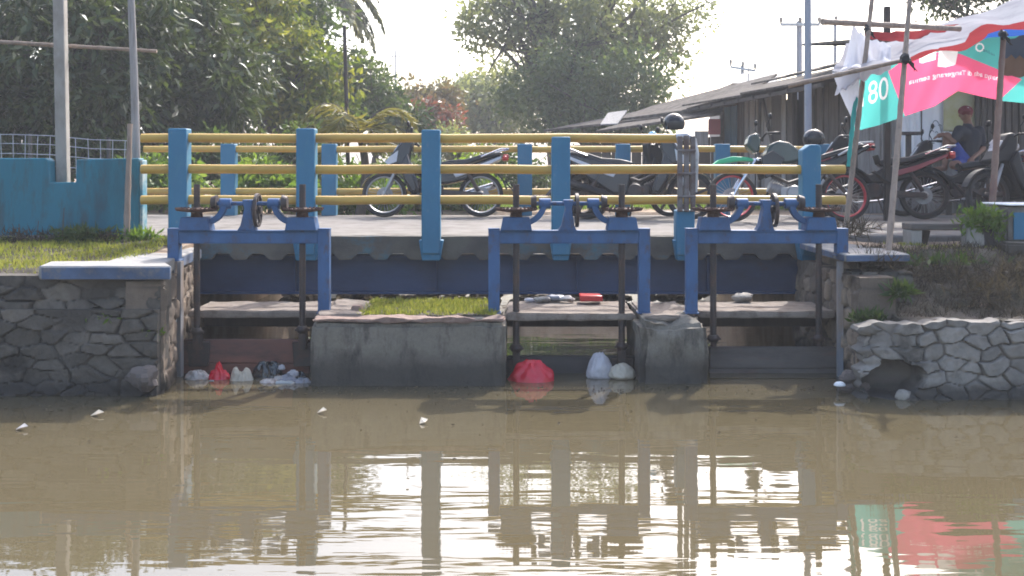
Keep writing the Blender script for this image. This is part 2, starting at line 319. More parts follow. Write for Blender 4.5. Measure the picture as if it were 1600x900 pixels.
# ------------------------------------------------------------------ ground
def gz(x, y):
    n = noise.noise(Vector((x*1.7, y*1.7, 3))) * .022 + noise.noise(Vector((x*6, y*6, 9))) * .01
    if y < (8.47 if x < 0 else 8.30): return -.6
    if x < -2.86 and y < 10.4:
        if y < 8.55: return .85
        return .87 + (y-8.5)/1.9*.12 + n
    if x > 2.72 and y < 10.4:
        t = min(1, max(0, (y-8.35)/1.35)); base = .50 + (t*t*(3-2*t))*.46
        if x < 2.86 and y < 8.9: base = min(base, .2 + (y-8.3)*.5)
        return base + n*2.2
    if -2.86 <= x <= 2.72 and y < 15.4: return -.6
    if -3.2 <= x <= 3.0 and y < 17.4:
        t = (y-15.4)/2.0; return -.45 + t*1.22 + n
    if 10.3 < y < 15.25: return .985 + (n*.6 if x > 3.5 and y < 11 else -.02)
    return .98 + n
xs = np.unique(np.round(np.concatenate([[-400,-200,-100,-50,-30,-20,-14,-10], np.arange(-8, 8.01, .14), [-2.88,-2.84,2.70,2.74], [10,14,20,30,50,100,200,400]]), 3))
ys = np.unique(np.round(np.concatenate([[-40,-10,0,5,8.0,8.28,8.32], np.arange(8.4, 20, .14), [21,23,26,30,36,45,60,80,120,200,400]]), 3))
V = [(x, y, gz(x, y)) for y in ys for x in xs]; n = len(xs)
Q = [(j*n+i, j*n+i+1, (j+1)*n+i+1, (j+1)*n+i) for j in range(len(ys)-1) for i in range(n-1)]
tag(quads('ground', V, Q, dirt, smooth=60), kind='structure')
xs = np.concatenate([np.arange(2.80, 8, .07), [10, 14, 20]]); ys = np.arange(8.17, 9.56, .05); n = len(xs)
V = [(x, y, max(gz(x, max(y, 8.36)), .52 if x > 2.9 else 0) + .022 + .03*noise.fractal(Vector((x*5, y*5, 1)), 1, 2, 5)) for y in ys for x in xs]
tag(quads('right_bank', V, [(j*n+i, j*n+i+1, (j+1)*n+i+1, (j+1)*n+i) for j in range(len(ys)-1) for i in range(n-1)], bankdirt, smooth=60), kind='structure')
xs = np.concatenate([[-20, -14, -10], np.arange(-8, -2.95, .1)]); ys = np.arange(8.52, 10.5, .08); n = len(xs)
V = [(x, y, gz(x, y) + .006 + .012*noise.fractal(Vector((x*5, y*5, 1)), 1, 2, 4)) for y in ys for x in xs]
tag(quads('left_bank', V, [(j*n+i, j*n+i+1, (j+1)*n+i+1, (j+1)*n+i) for j in range(len(ys)-1) for i in range(n-1)], bankdirt, smooth=60), kind='structure')
# road carried over the bridge, and beyond both of its ends
rd = MB(); rd.box(-60, -3.0, 10.46, 15.15, .90, 1.030); rd.box(2.66, 5.05, 10.46, 15.15, .90, 1.030)
rd.box(5.05, 60, 11.1, 15.15, .90, 1.026); rd.build('road', roadc, bev=.02)['kind'] = 'structure'

# ------------------------------------------------------------------ stone walls
def stone_face(name, mt, parent, w, h, place, cell=(.3,.17), bulge=.03, seed=1, res=.014, depth=.25, joint=.22, hole=None):
    r = np.random.default_rng(seed); nx = int(w/res)+1; nz = int(h/res)+1
    U, Vv = np.meshgrid(np.linspace(0, w, nx), np.linspace(0, h, nz))
    pts = []
    for j in range(-1, int(h/cell[1])+2):
        for i in range(-1, int(w/cell[0])+2): pts.append(((i+.5*(j%2)+r.uniform(-.33,.33)+.5)*cell[0], (j+.5+r.uniform(-.3,.3))*cell[1]))
    pts = np.array(pts); tone = r.random(len(pts)); sc = r.uniform(.25, 1.0, len(pts)); wt_ = r.uniform(.0, .32, len(pts))*cell[1]; asp = cell[0]/cell[1]
    wob = np.array([[noise.noise(Vector((u*5, v*5, seed)))*.035 for u in U[0]] for v in Vv[:, 0]])
    P = np.stack([(U+wob).ravel(), (Vv-wob).ravel()*1.0], 1)
    d = np.hypot((P[:, None, 0]-pts[None, :, 0])/asp**.5, (P[:, None, 1]-pts[None, :, 1])*asp**.5) + wt_[None]
    idx = np.argsort(d, 1)[:, :2]; f1 = np.take_along_axis(d, idx[:, :1], 1)[:, 0]; f2 = np.take_along_axis(d, idx[:, 1:2], 1)[:, 0]
    jw = joint*cell[1]*np.array([.55+.9*abs(noise.noise(Vector((p[0]*3, p[1]*3, seed+5))))*2 for p in P]); e = np.clip((f2-f1)/jw, 0, 1); e = e*e*(3-2*e); e *= np.array([min(1, max(.25, 1.15+1.6*noise.noise(Vector((p[0]*2.1, p[1]*2.6, seed+9))))) for p in P])
    fine = np.array([noise.fractal(Vector((p[0]*14, p[1]*14, seed)), 1, 2, 5) for p in P])*.009
    hgt = bulge*e*sc[idx[:, 0]] + fine
    if hole is not None:
        hd_ = np.hypot((P[:, 0]-hole[0])/hole[2], (P[:, 1]-hole[1])/hole[3]) + .35*np.array([noise.noise(Vector((p[0]*9, p[1]*9, 4))) for p in P]); hm_ = np.clip((1.08-hd_)/.16, 0, 1); hgt = hgt*(1-hm_) - .20*hm_; e = e*(1-hm_)
    V = [tuple(place(u, v, hh)) for u, v, hh in zip(U.ravel(), Vv.ravel(), hgt)]
    Q = [(j*nx+i, j*nx+i+1, (j+1)*nx+i+1, (j+1)*nx+i) for j in range(nz-1) for i in range(nx-1)]
    rim = [i for i in range(nx)] + [j*nx+nx-1 for j in range(1, nz)] + [(nz-1)*nx+i for i in range(nx-2, -1, -1)] + [j*nx for j in range(nz-2, 0, -1)]
    b0 = len(V)
    for k in rim: V.append(tuple(place(U.ravel()[k], Vv.ravel()[k], -depth)))
    m = len(rim); Q += [(rim[(k+1)%m], rim[k], b0+k, b0+(k+1)%m) for k in range(m)]
    o = quads(name, V, Q, mt, parent, 50); me = o.data; at_ = me.color_attributes.new('stone', 'FLOAT_COLOR', 'POINT')
    colr = np.ones((len(V), 4), np.float32); colr[:, :2] = .5; colr[:len(U.ravel()), 0] = tone[idx[:, 0]]; colr[:len(U.ravel()), 1] = e; at_.data.foreach_set('color', colr.ravel())
    return o
# left bank retaining wall
yl = 8.34
lw = empty('stone_retaining_wall', (-5.0, yl, 0), 'dark old stone retaining wall of the left bank under a pale blue cap', 'wall')
def seg(a, b, zoff, lean=0):
    a = Vector(a); b = Vector(b); d = (b-a).normalized(); nrm = Vector((d.y, -d.x, 0))
    return lambda u, v, h: a + d*u + nrm*(h - v*lean) + Vector((0, 0, zoff+v))
Lc = Vector((PX(253, yl), yl, 0))
stone_face('lower_course', stoneL, lw, 4.2, 0.82, seg((Lc.x-4.2, yl-.10, 0), (Lc.x, yl-.10, 0), -.2, .03), (.22,.095), .035, 3, .011, joint=.2)
stone_face('upper_course', stoneL, lw, 4.2, 0.26, seg((Lc.x-4.2, yl-.02, 0), (Lc.x, yl-.02, 0), .60, .03), (.25,.09), .05, 9, .011, joint=.2)
stone_face('side_face', stoneS, lw, 2.1, 1.02, seg((Lc.x+.005, yl-.03, 0), (-2.90, 10.42, 0), -.2, .0), (.22,.16), .05, 5, .016)
cb = MB(); cb.prism([(PX(62, 8.28), 8.26), (PX(268, 8.26), 8.26), (-2.62, 8.6), (-2.80, 10.2), (-3.25, 10.2), (-3.1, 8.72), (PX(80, 8.7), 8.68)], 'z', PZ(437, 8.26), PZ(415.5, 8.26))
cb.build('cap', capconc, lw, bev=.012)
cb = MB(); cb.box(PX(66, 8.25), PX(266, 8.25), 8.236, 8.257, PZ(436, 8.25), PZ(418, 8.25)); cb.build('painted_edge', capblue, lw)
cb = MB(); cb.bar((-2.605, 8.30, PZ(427, 8.26)), (-2.785, 10.18, PZ(427, 8.26)), .012, .075); cb.build('painted_edge', capblue, lw)
rk = MB(); rk.ell(at(222, 590, 8.18), (.11, .1, .085), 14, 9)
def crumple(mb, amp, sc, seed, flat=None):
    c = sum((Vector(v) for v in mb.v), Vector())/len(mb.v); out = []
    for v in mb.v:
        v = Vector(v); d = v-c; k = 1 + amp*noise.fractal(v*sc + Vector((seed*7.3, 0, 0)), 1, 2, 3)
        out.append(tuple(c + d*k))
    mb.v = out; return mb
crumple(rk, .5, 11, 3); tag(rk.build('boulder', stoneS if False else mat('loose_rock', (.13,.11,.10), .9, .4, 9, (.06,.05,.05), .45, 9, .1, .01, 30), smooth=25), 'loose brown boulder lying at the waterline by the left wall corner', 'boulder')

# right bank retaining wall
yr = 8.08
rw = empty('stone_retaining_wall', (4.0, yr, 0), 'pale rounded stone retaining wall at the foot of the right dirt bank', 'wall')
XR = PX(1352, yr)
def ragged(u, v, h):
    k = max(0, 1-u/.35); t = v/.75
    return Vector((XR + u + k*(.07*noise.noise(Vector((v*7, 3, 0))) + .05*noise.noise(Vector((v*19, 8, 0)))), yr - h + v*.06 + k*k*.10, -.2 + v + t*t*(.035*noise.noise(Vector((u*4, 1, 0))) + .02*noise.noise(Vector((u*13, 2, 0))) - .05*k)))
stone_face('stone_facing', stoneR, rw, 3.4, .75, ragged, (.175,.098), .045, 21, .0095, .14, .22, hole=(PX(1398, yr)-XR, PZ(594, yr)+.2, .20, .135))
for (px, py, s, sd_) in ((1412,618,.05,1),(1345,606,.06,2),(1330,590,.06,4),(1322,606,.05,7)):
    b_ = MB(); b_.ell(at(px, py, 8.12 if px > 1400 else 8.36), (s*1.3, s, s*.8), 10, 7); crumple(b_, .5, 14, sd_)
    tag(b_.build('fallen_stone', stoneR if False else MT['loose_rock'] if px != 1412 else rubble, smooth=25),
        {1412:'pale fallen stone at the waterline below the wall hole',1345:'dark stone at the waterline just left of the pale wall',1330:'dark stone lying above the others at the right abutment corner',1322:'outermost dark stone in the water at the right abutment corner'}[px], 'stone', 'fallen stones by the right wall')
# right abutment
ra = empty('concrete_abutment', (2.9, 9.2, 0), 'weathered stone abutment of the bridge with blue painted cap, right end', 'abutment')
stone_face('canal_face', stoneS, ra, 1.85, 1.02, seg((2.62, 10.42, 0), (2.64, 8.58, 0), -.2), (.2,.15), .05, 31, .016)
stone_face('front_face', stoneL, ra, .46, 1.04, seg((2.60, 8.56, 0), (3.04, 8.50, 0), -.2, .30), (.15,.09), .05, 33, .010)
cr = MB(); cr.prism([(2.58, 8.80), (3.10, 8.86), (3.12, 9.4), (2.95, 10.40), (2.60, 10.40)], 'z', PZ(409, 8.85), PZ(397, 8.85)); cr.build('cap', capconc, ra, bev=.015)
cr = MB(); cr.bar((2.585, 8.79, PZ(403, 8.85)), (3.09, 8.848, PZ(403, 8.85)), .012, .045); cr.bar((2.572, 8.83, PZ(403, 8.85)), (2.592, 10.38, PZ(403, 8.85)), .012, .045); cr.build('painted_edge', capblue, ra)

# ------------------------------------------------------------------ piers, walkway, canal bits
def rough_block(name, mt, parent, x0, x1, y0, y1, z0, z1, amp, seed, step=.06, rnd=.03):
    b = bmesh.new(); bmesh.ops.create_cube(b, size=1)
    for v in b.verts: v.co = Vector(((x0+x1)/2 + v.co.x*(x1-x0), (y0+y1)/2 + v.co.y*(y1-y0), (z0+z1)/2 + v.co.z*(z1-z0)))
    bmesh.ops.bevel(b, geom=b.edges[:], offset=rnd, segments=2, affect='EDGES')
    for ax in range(3):
        ext = (x1-x0, y1-y0, z1-z0)[ax]; o_ = (x0, y0, z0)[ax]; k = int(ext/step)
        for i in range(1, k):
            pl = Vector((0,0,0)); pl[ax] = o_ + ext*i/k; nn = Vector((0,0,0)); nn[ax] = 1
            bmesh.ops.bisect_plane(b, geom=b.verts[:]+b.edges[:]+b.faces[:], plane_co=pl, plane_no=nn)
    b.normal_update()
    for v in b.verts:
        p = v.co*5; up = max(0, (v.co.z-(z1-.1))/.1)
        v.co += v.normal*(noise.fractal(p + Vector((seed,0,0)), 1, 2, 5)*amp*(1+1.5*up)) 
    me = bpy.data.meshes.new(name); b.to_mesh(me); b.free()
    return finish(name, me, mt, parent, 35)
mp_ = empty('concrete_pier', (PX(637, 8.6), 9.1, -.4), 'wide dark concrete pier with grass growing on its top between two gates', 'pier')
x0, x1 = PX(485, 8.6), PX(790, 8.6)
rough_block('pier_body', concrete, mp_, x0, x1, 8.60, 9.8, -.4, .475, .012, 2)
rough_block('top_course', brick, mp_, x0+.005, x1-.005, 8.605, 8.78, .478, .508, .010, 5, .03, .008)
rough_block('top_slab', slabc, mp_, x0+.02, x0+.36, 8.79, 9.75, .47, .515, .012, 6, .06, .01)
rough_block('soil', bankdirt, mp_, x0+.37, x1-.1, 8.79, 9.8, .44, .505, .012, 8, .08, .01)
rough_block('loose_brick', brick, mp_, x0+.25, x0+.33, 9.0, 9.1, .51, .555, .008, 9, .03, .008)
sp_ = empty('concrete_pier', (PX(1053, 8.7), 9.0, -.4), 'narrow crumbling concrete pier between the middle and right gates', 'pier')
x2, x3 = PX(1000, 8.7), PX(1106, 8.7)
rough_block('pier_body', concrete, sp_, x2, x3, 8.68, 9.78, -.4, .47, .028, 12, .035, .045)
rough_block('top_slab', slabc, sp_, x2+.03, x3-.09, 8.80, 9.75, .465, .505, .012, 13, .04, .015)
ws = empty('walkway_slab', (0, 9.4, .45), 'pale worn concrete walkway slab running behind the three sluice gates', 'walkway')
rough_block('slab', slabc, ws, -2.62, x0-.005, 9.17, 9.85, .44, .495, .005, 15, .08, .01)
rough_block('slab', slabc, ws, x1+.005, x2-.005, 9.0, 9.85, .44, .497, .005, 16, .08, .01)
rough_block('slab', slabc, ws, x3+.005, 2.60, 9.15, 9.85, .44, .495, .005, 17, .08, .01)
for a, b_ in ((-2.62, x0-.005), (x1+.005, x2-.005), (x3+.005, 2.60)):
    t = MB(); t.box(a, b_, 9.66, 9.80, .30, .385); t.build('tie_beam', darkwood, ws, bev=.01)
# concrete apron added beyond the bridge, sloped to catch sun and brighten reflections
bw = MB()
bw.add([(-3.05, 15.25, -.3), (3.0, 15.25, -.3), (3.0, 18.0, .93), (-3.05, 18.0, .93), (-3.05, 15.25, -.5), (3.0, 15.25, -.5), (3.0, 18.0, .7), (-3.05, 18.0, .7)], [(0,1,2,3),(7,6,5,4),(0,4,5,1),(1,5,6,2),(2,6,7,3),(3,7,4,0)])
o = bw.build('reflector_apron', mat('apron_concrete', (.62,.58,.48), .85, .12, 3, (.52,.48,.39), .4, 4, .15, .004, 40, st=(5,.4,1)), bev=.004); o['kind'] = 'structure'

# ------------------------------------------------------------------ bridge
br = empty('road_bridge', (-.15, 12.6, .5), 'small concrete road bridge with blue posts, yellow rails and dark blue girder', 'bridge')
YF = 10.42; YB = 15.0; ZT = 1.03
b = MB(); b.box(-3.05, 2.63, YF+.05, YB+.05, .90, ZT); b.build('deck', roadc, br, bev=.015)
# edge beam with corrugated lower edge
prof = []; xa, xb = -3.0, 2.60; n_ = 240
for i in range(n_+1):
    x = xa+(xb-xa)*i/n_; w_ = math.sin(2*math.pi*x/.32); prof.append((x, .84 - .028*max(-1, min(1, w_*2.2)) + .004*noise.noise(Vector((x*9, 0, 0)))))
b = MB(); top = [(x, ZT-.004+.006*noise.noise(Vector((x*4, 2, 0)))) for x, _ in prof]
vs = []; fs = []
for y in (YF-.05, YF+.048):
    for p in prof: vs.append((p[0], y, p[1]))
    for p in top: vs.append((p[0], y, p[1]))
m_ = n_+1
for i in range(n_):
    fs += [(i, i+1, m_+i+1, m_+i), (2*m_+i, 3*m_+i, 3*m_+i+1, 2*m_+i+1), (i, 2*m_+i, 2*m_+i+1, i+1), (m_+i, m_+i+1, 3*m_+i+1, 3*m_+i)]
b.add(vs, fs); b.build('edge_beam', fasciac, br, smooth=30)
for y in (YF+.12,):                       # steel I girders
    b = MB(); zt, zb = PZ(398, YF+.12), PZ(458, YF+.12)
    b.box(-3.1, 2.66, y-.09, y+.09, zt-.02, zt); b.box(-3.1, 2.66, y-.09, y+.09, zb, zb+.022); b.box(-3.1, 2.66, y-.012, y+.012, zb+.022, zt-.02)
    for x in (-2.0, -.7, .6, 1.8): b.box(x-.006, x+.006, y-.08, y-.013, zb+.023, zt-.021)
    b.build('girder', girderm, br)
def post(px, D, ytop, ybot, w, mt=teal, cut=0):
    x = PX(px, D); zt, zb = PZ(ytop, D), PZ(ybot, D); b = MB()
    pts = [(x-w/2, zb), (x+w/2, zb), (x+w/2, zt-cut*.0), (x-w/2, zt-cut)]
    if cut: pts = [(x-w/2, zb), (x+w/2, zb), (x+w/2, zt-.02), (x+w/2-.03, zt), (x-w*.1, zt), (x-w/2, zt-cut)]
    b.prism(pts, 'y', D-.085, D+.085); return b.build('post', mt, br, bev=.012)
for px, yt, yb_, cut in ((281,201,358,0),(479.5,201,398,0),(674,203,396,0),(876,214,398,0),(1069,328,398,0),(1265,226,398,.05)): post(px, YF-.14, yt, yb_, .167, cut=cut)
for px, w_ in ((281,.24),(479.5,.24),(674,.22),(876,.2),(1069,.2),(1265,.24)):   # painted feet on the edge beam
    x = PX(px, YF-.14); b = MB(); b.prism([(x-w_/2+.03, .815), (x+w_/2-.03, .815), (x+w_/2, 1.0), (x-w_/2, 1.0)], 'y', YF-.20, YF-.052); b.build('post_foot', teal, br, bev=.01)
for px in (358, 515, 674, 820, 973, 1128, 1283): post(px, YB-.08, 225, 337, .19)
def rail(y0, D, xa, xb, r, name='rail', mt=yellow):
    z = PZ(y0, D); b = MB(); k = 14
    b.tube([(xa+(xb-xa)*i/k, D+.004*math.sin(i*1.7), z+.003*math.sin(i*1.3)+.002*math.sin(i*2.9)) for i in range(k+1)], r, 12); return b.build(name, mt, br)
DR = YF-.14; rr = .041
xl = PX(221, DR); xr = PX(1320, DR)
rail(216, DR, xl, PX(1064, DR), rr); rail(264.5, DR, xl, xr, rr); rail(312.5, DR, xl, xr, rr)
for yy in (233, 266, 299): rail(yy, YB-.08, PX(225, YB-.08), PX(1300, YB-.08), .042)
# bent galvanised end piece where the top rail breaks off
xg = PX(1071, DR-.05); b = MB(); z0_, z1_ = PZ(330, DR), PZ(212, DR)
for dx in (-.058, 0, .058): b.box(xg+dx-.022, xg+dx+.022, DR-.13, DR-.085, z0_, z1_-.01*abs(dx)*10)
for zz in (.2, .5, .8): b.box(xg-.08, xg+.08, DR-.15, DR-.132, z0_+(z1_-z0_)*zz-.012, z0_+(z1_-z0_)*zz+.012)
b.build('steel_channel', mat('rusty_steel', (.16,.145,.14), .6, .25, 8, (.09,.05,.04), .45, 7, .12, .002, 60, metal=.1), br, bev=.006)
b = MB(); b.tube([(PX(1056, DR), DR-.02, PZ(215, DR)), (PX(1072, DR), DR-.03, PZ(213, DR)), (PX(1081, DR), DR-.05, PZ(219, DR)), (PX(1086, DR), DR-.05, PZ(240, DR)), (PX(1084, DR), DR-.05, PZ(300, DR))], [.042,.04,.036,.03,.026], 10); b.build('bent_rail_end', steel, br)

# ------------------------------------------------------------------ sluice gates
def sluice_gate(cpx, label, ly, ry, leaf):
    D = 9.05; s = D/F; cx = PX(cpx, D); root = empty('sluice_gate', (cx, D, PZ(487, D)), label, 'sluice gate', 'blue sluice gates in front of the bridge')
    def xx(d): return cx + d*s
    def zz(y): return PZ(y, D)
    for sgn, yb_ in ((-1, ly), (1, ry)):
        b = MB(); xc = xx(117*sgn); b.box(xc-.045, xc+.045, D-.05, D-.042, zz(yb_), zz(358)); b.box(xc-.045, xc-.037, D-.042, D+.045, zz(yb_), zz(358)); b.box(xc+.037, xc+.045, D-.042, D+.045, zz(yb_), zz(358))
        b.box(xc-.055, xc+.055, D-.06, D+.06, zz(yb_)-.012, zz(yb_)); b.box(xc-.047, xc+.047, D-.052, D+.047, zz(358), zz(358)+.008); b.build('leg', gblue, root, bev=.003)
    b = MB(); b.box(xx(-108), xx(108), D-.045, D-.037, zz(379), zz(362)); b.box(xx(-112), xx(112), D-.055, D+.055, zz(362), zz(359.5)); b.box(xx(-108), xx(108), D-.045, D+.045, zz(380), zz(379)); b.box(xx(-108), xx(108), D+.037, D+.045, zz(379), zz(362)); b.build('beam', gblue, root, bev=.003)
    for sg in (-1, 1):
        hx = xx(82.5*sg)
        b = MB(); b.prism([(hx-.125, zz(359.5)), (hx+.125, zz(359.5)), (hx+.105, zz(339)), (hx-.105, zz(339))], 'y', D-.09, D+.09)
        # bracket sweeping up to the pinion bearing
        ins = -sg; prof_o = []; 
        for k in range(9):
            a = k/8; prof_o.append((hx + ins*(.06 + .185*math.sin(a*math.pi/2)), zz(352) + (zz(316)-zz(352))*(1-math.cos(a*math.pi/2))))
        prof_i = [(p[0]-ins*(.055-.012*i/8), p[1]+.035*(1-i/8)) for i, p in enumerate(prof_o)]
        b.prism(prof_o + prof_i[::-1], 'y', D-.035, D+.035)
        bx = hx + ins*.225; b.tube([(bx-ins*.045, D, zz(318)), (bx+ins*.05, D, zz(318))], .042, 12); b.build('gearbox', gblue, root, bev=.005)
        g = MB(); g.ring((hx, D, zz(330)), (0,0,1), [(.03,-.012),(.155,.004),(.165,.012),(.165,.022),(.15,.02),(.06,.012),(.03,.03)], 32)
        g.tube([(hx, D, zz(340)), (hx, D, zz(331))], [.05,.045], 12)
        for k in range(28):
            a = 2*math.pi*k/28; g.obox((hx+.158*math.cos(a), D+.158*math.sin(a), zz(330)+.024), (.022,.012,.012), Matrix.Rotation(a, 3, 'Z'))
        g.build('bevel_gear', rust, root)
        p = MB(); px_ = hx + ins*.14; p.ring((px_, D, zz(317)), (ins,0,0), [(.0,-.02),(.05,-.022),(.062,.012),(.062,.022),(.0,.022)], 20); p.build('pinion', darkiron, root)
        yend = leaf['rod'][0 if sg < 0 else 1]
        r_ = MB(); pts = []; k = int((zz(288)-zz(yend))/.012)
        for i in range(k+1):
            pts.append((hx, D+.001, zz(288) - (zz(288)-zz(yend))*i/k))
        r_.tube(pts, [.024+.0035*(i%2) for i in range(k+1)], 10); r_.build('screw_spindle', darkiron, root)
        c_ = MB(); c_.tube([(hx, D, zz(yend-18)), (hx, D, zz(yend-14)), (hx, D, zz(yend-11)), (hx, D, zz(yend-7))], [.036,.05,.05,.036], 10)
        c_.box(hx-.06, hx+.06, D-.012, D+.012, zz(yend-13), zz(yend-10)); c_.build('coupling', darkiron, root)
    # cross shaft, middle pedestal, hand gear wheel seen edge-on
    b = MB(); b.tube([(xx(-55), D, zz(318)), (xx(55), D, zz(318))], .017, 10); b.build('shaft', gblue, root)
    b = MB(); b.prism([(xx(-17), zz(359.5)), (xx(11), zz(359.5)), (xx(8), zz(352)), (xx(4), zz(326)), (xx(7), zz(312)), (xx(-9), zz(312)), (xx(-6), zz(326)), (xx(-12), zz(352))], 'y', D-.06, D+.06); b.build('pedestal', gblue, root, bev=.005)
    b = MB(); w0 = (xx(12.5), D, zz(328.5)); b.ring(w0, (1,0,0), [(.115,-.013),(.135,-.013),(.135,.013),(.115,.013)], 32); b.ring(w0, (1,0,0), [(.0,-.03),(.03,-.03),(.03,.03),(.0,.03)], 14)
    for k in range(5):
        a = k*2*math.pi/5+.3; b.bar(Vector(w0)+Vector((0, math.cos(a)*.02, math.sin(a)*.02)), Vector(w0)+Vector((0, math.cos(a)*.118, math.sin(a)*.118)), .016, .024)
    b.build('drive_wheel', darkiron, root)
    b = MB(); lx0, lx1, lt = leaf['x0'], leaf['x1'], leaf['top']; DL = 9.16
    zt = PZ(lt, DL); nb = 3; hb = (zt+.3)/nb
    for i in range(nb): b.box(PX(lx0, DL), PX(lx1, DL), DL-.03+.006*(i%2), DL+.03, -.3+i*hb+.003, -.3+(i+1)*hb)
    b.build('gate_leaf', leaf['mat'], root, bev=.006)
    if leaf.get('shoe', 1):
        for sg in (-1, 1):
            hx = xx(82.5*sg); b = MB(); zb_ = leaf['shoe'] if leaf.get('shoe', 1) > 1 else lt+44
            b.prism([(hx-.09, PZ(lt+6, D)), (hx+.09, PZ(lt+6, D)), (hx+.075, PZ(zb_, D)), (hx-.075, PZ(zb_, D))], 'y', DL-.075, DL-.032); b.box(hx-.03, hx+.03, D-.02, DL-.03, PZ(lt+16, D), PZ(lt-8, D)); b.build('leaf_bracket', darkiron, root, bev=.004)
    for gx in leaf.get('guides', ()):
        b = MB(); b.box(PX(gx-3, 9.0), PX(gx+3, 9.0), 8.97, 9.02, -.2, PZ(408, 9.0)); b.box(PX(gx+3, 9.0), PX(gx+4.2, 9.0), 8.95, 9.03, -.2, PZ(408, 9.0)); b.build('guide_rail', MT['guide'], root)
    return root
mat('guide', (.20,.22,.25), .6, .2, 6, (.30,.22,.16), .45, 5, .15, st=(1,1,.4))
leafrust = mat('rusty_gate_plate', (.20,.085,.06), .8, .3, 5, (.10,.06,.055), .45, 3, .15, .003, 60, st=(.5,1,2), col3=(.05,.04,.035), amt3=.36, c3s=6)
leafwood = mat('wet_gate_timber', (.055,.05,.048), .7, .3, 5, (.03,.028,.03), .45, 3, .15, .004, 60, st=(.4,1,2))
leafgrey = mat('grey_gate_plate', (.12,.105,.095), .8, .3, 5, (.17,.08,.055), .34, 4, .15, .003, 60, st=(.5,1,2), col3=(.05,.045,.042), amt3=.4, c3s=3)
sluice_gate(390, 'blue sluice gate holding a rusty red plate, next to the left stone wall', 405, 487, dict(rod=(530,527), x0=281, x1=484, top=530, mat=leafrust, guides=(271, 281)))
sluice_gate(889, 'blue sluice gate over a low dark timber leaf, standing between the two piers', 487, 487, dict(rod=(556,553), x0=788, x1=1000, top=556, mat=leafwood, shoe=590))
sluice_gate(1197, 'blue sluice gate holding a greyish plate, next to the right abutment', 487, 397, dict(rod=(541,541), x0=1108, x1=1308, top=542, mat=leafgrey, guides=(1311,), shoe=0))

# ------------------------------------------------------------------ left side: parapet wall, poles, fence
D = 10.5
pw = empty('parapet_wall', (PX(60, D), D, .9), 'teal painted masonry parapet wall with a square notch around a concrete pole', 'wall')
pts = [(-9, .9), (PX(217, D), .9), (PX(217, D), PZ(247, D)), (PX(119, D), PZ(249, D)), (PX(118, D), PZ(285, D)), (PX(78, D), PZ(285, D)), (PX(76, D), PZ(251, D)), (PX(70, D), PZ(247, D)), (-9, PZ(246, D))]
b = MB(); b.prism(pts, 'y', D, D+.16); b.build('wall_body', wallteal, pw, bev=.012)
b = MB(); b.box(PX(217, D)+.002, PX(217, D)+.03, D+.01, D+.15, .95, PZ(250, D)); b.build('peeling_end', mat('peeling_paint', (.30,.36,.36), .8, .2, 6, (.05,.2,.27), .5, 7, .1, .004, 40), pw, bev=.008)
def pole(name, p0, p1, r0, r1, mt, label, cat, sq=False, nodes=0, bend=0, **kw):
    p0 = Vector(p0); p1 = Vector(p1); b = MB()
    if sq: b.bar(p0, p1, r0*2, r0*2, up=(0,1,0))
    else:
        k = max(8, nodes*4); pts = []; rs = []
        for i in range(k+1):
            t = i/k; q = p0.lerp(p1, t) + Vector((math.sin(t*math.pi)*bend, 0, 0)); pts.append(q); rr_ = r0+(r1-r0)*t
            if nodes and i % 4 == 0: rr_ *= 1.14
            rs.append(rr_)
        b.tube(pts, rs, 10)
    return tag(b.build(name, mt, bev=.01 if sq else 0), label, cat, **kw)
pole('concrete_pole', at(99, 292, 10.68), at(93, -40, 10.68), .052, .05, concpole, 'pale square concrete pole rising from the notch of the teal wall', 'pole', sq=True)
pole('wooden_pole', (PX(214, 10.85), 10.85, .95), at(203, -40, 10.85), .044, .034, palewood, 'slim grey wooden pole leaning left behind the end of the teal wall', 'pole', bend=.015)
pole('bamboo_bar', at(-60, 62, 10.78), at(245, 80, 10.95), .02, .016, bamboo, 'thin bamboo bar lashed level across the two left poles', 'bar', nodes=7)
pole('bamboo_stake', (PX(197, 10.2), 10.2, .93), at(203, 194, 10.4), .03, .022, bamboo, 'short bamboo stake propped up against the front of the teal wall', 'stake', nodes=4)
fe = empty('wire_fence', (PX(95, 11.4), 11.4, .98), 'sagging grey wire mesh fence behind the teal wall', 'fence')
b = MB(); Dn = 11.4
xf0, xf1 = -8.5, PX(202, Dn)
def ftop(x): return PZ(209 + 11*max(0, min(1, (x-PX(0,Dn))/(xf1-PX(0,Dn)))), Dn)
k = 0
for z_ in (0, .09, .19, .30): b.tube([(xf0+(xf1-xf0)*i/12, Dn, ftop(xf0+(xf1-xf0)*i/12)-z_+.01*math.sin(i*2.1)) for i in range(13)], .004, 5)
x = xf0
while x < xf1: b.tube([(x, Dn, ftop(x)), (x+.02*math.sin(x*7), Dn, ftop(x)-.5)], .0035, 5); x += .125
b.build('wire_mesh', steel, fe)
for px in (-150, 45, 168): 
    b = MB(); b.tube([(PX(px, Dn), Dn+.03, .9), (PX(px, Dn), Dn+.03, ftop(PX(px, Dn))+.02)], .02, 8); b.build('fence_post', wood, fe)

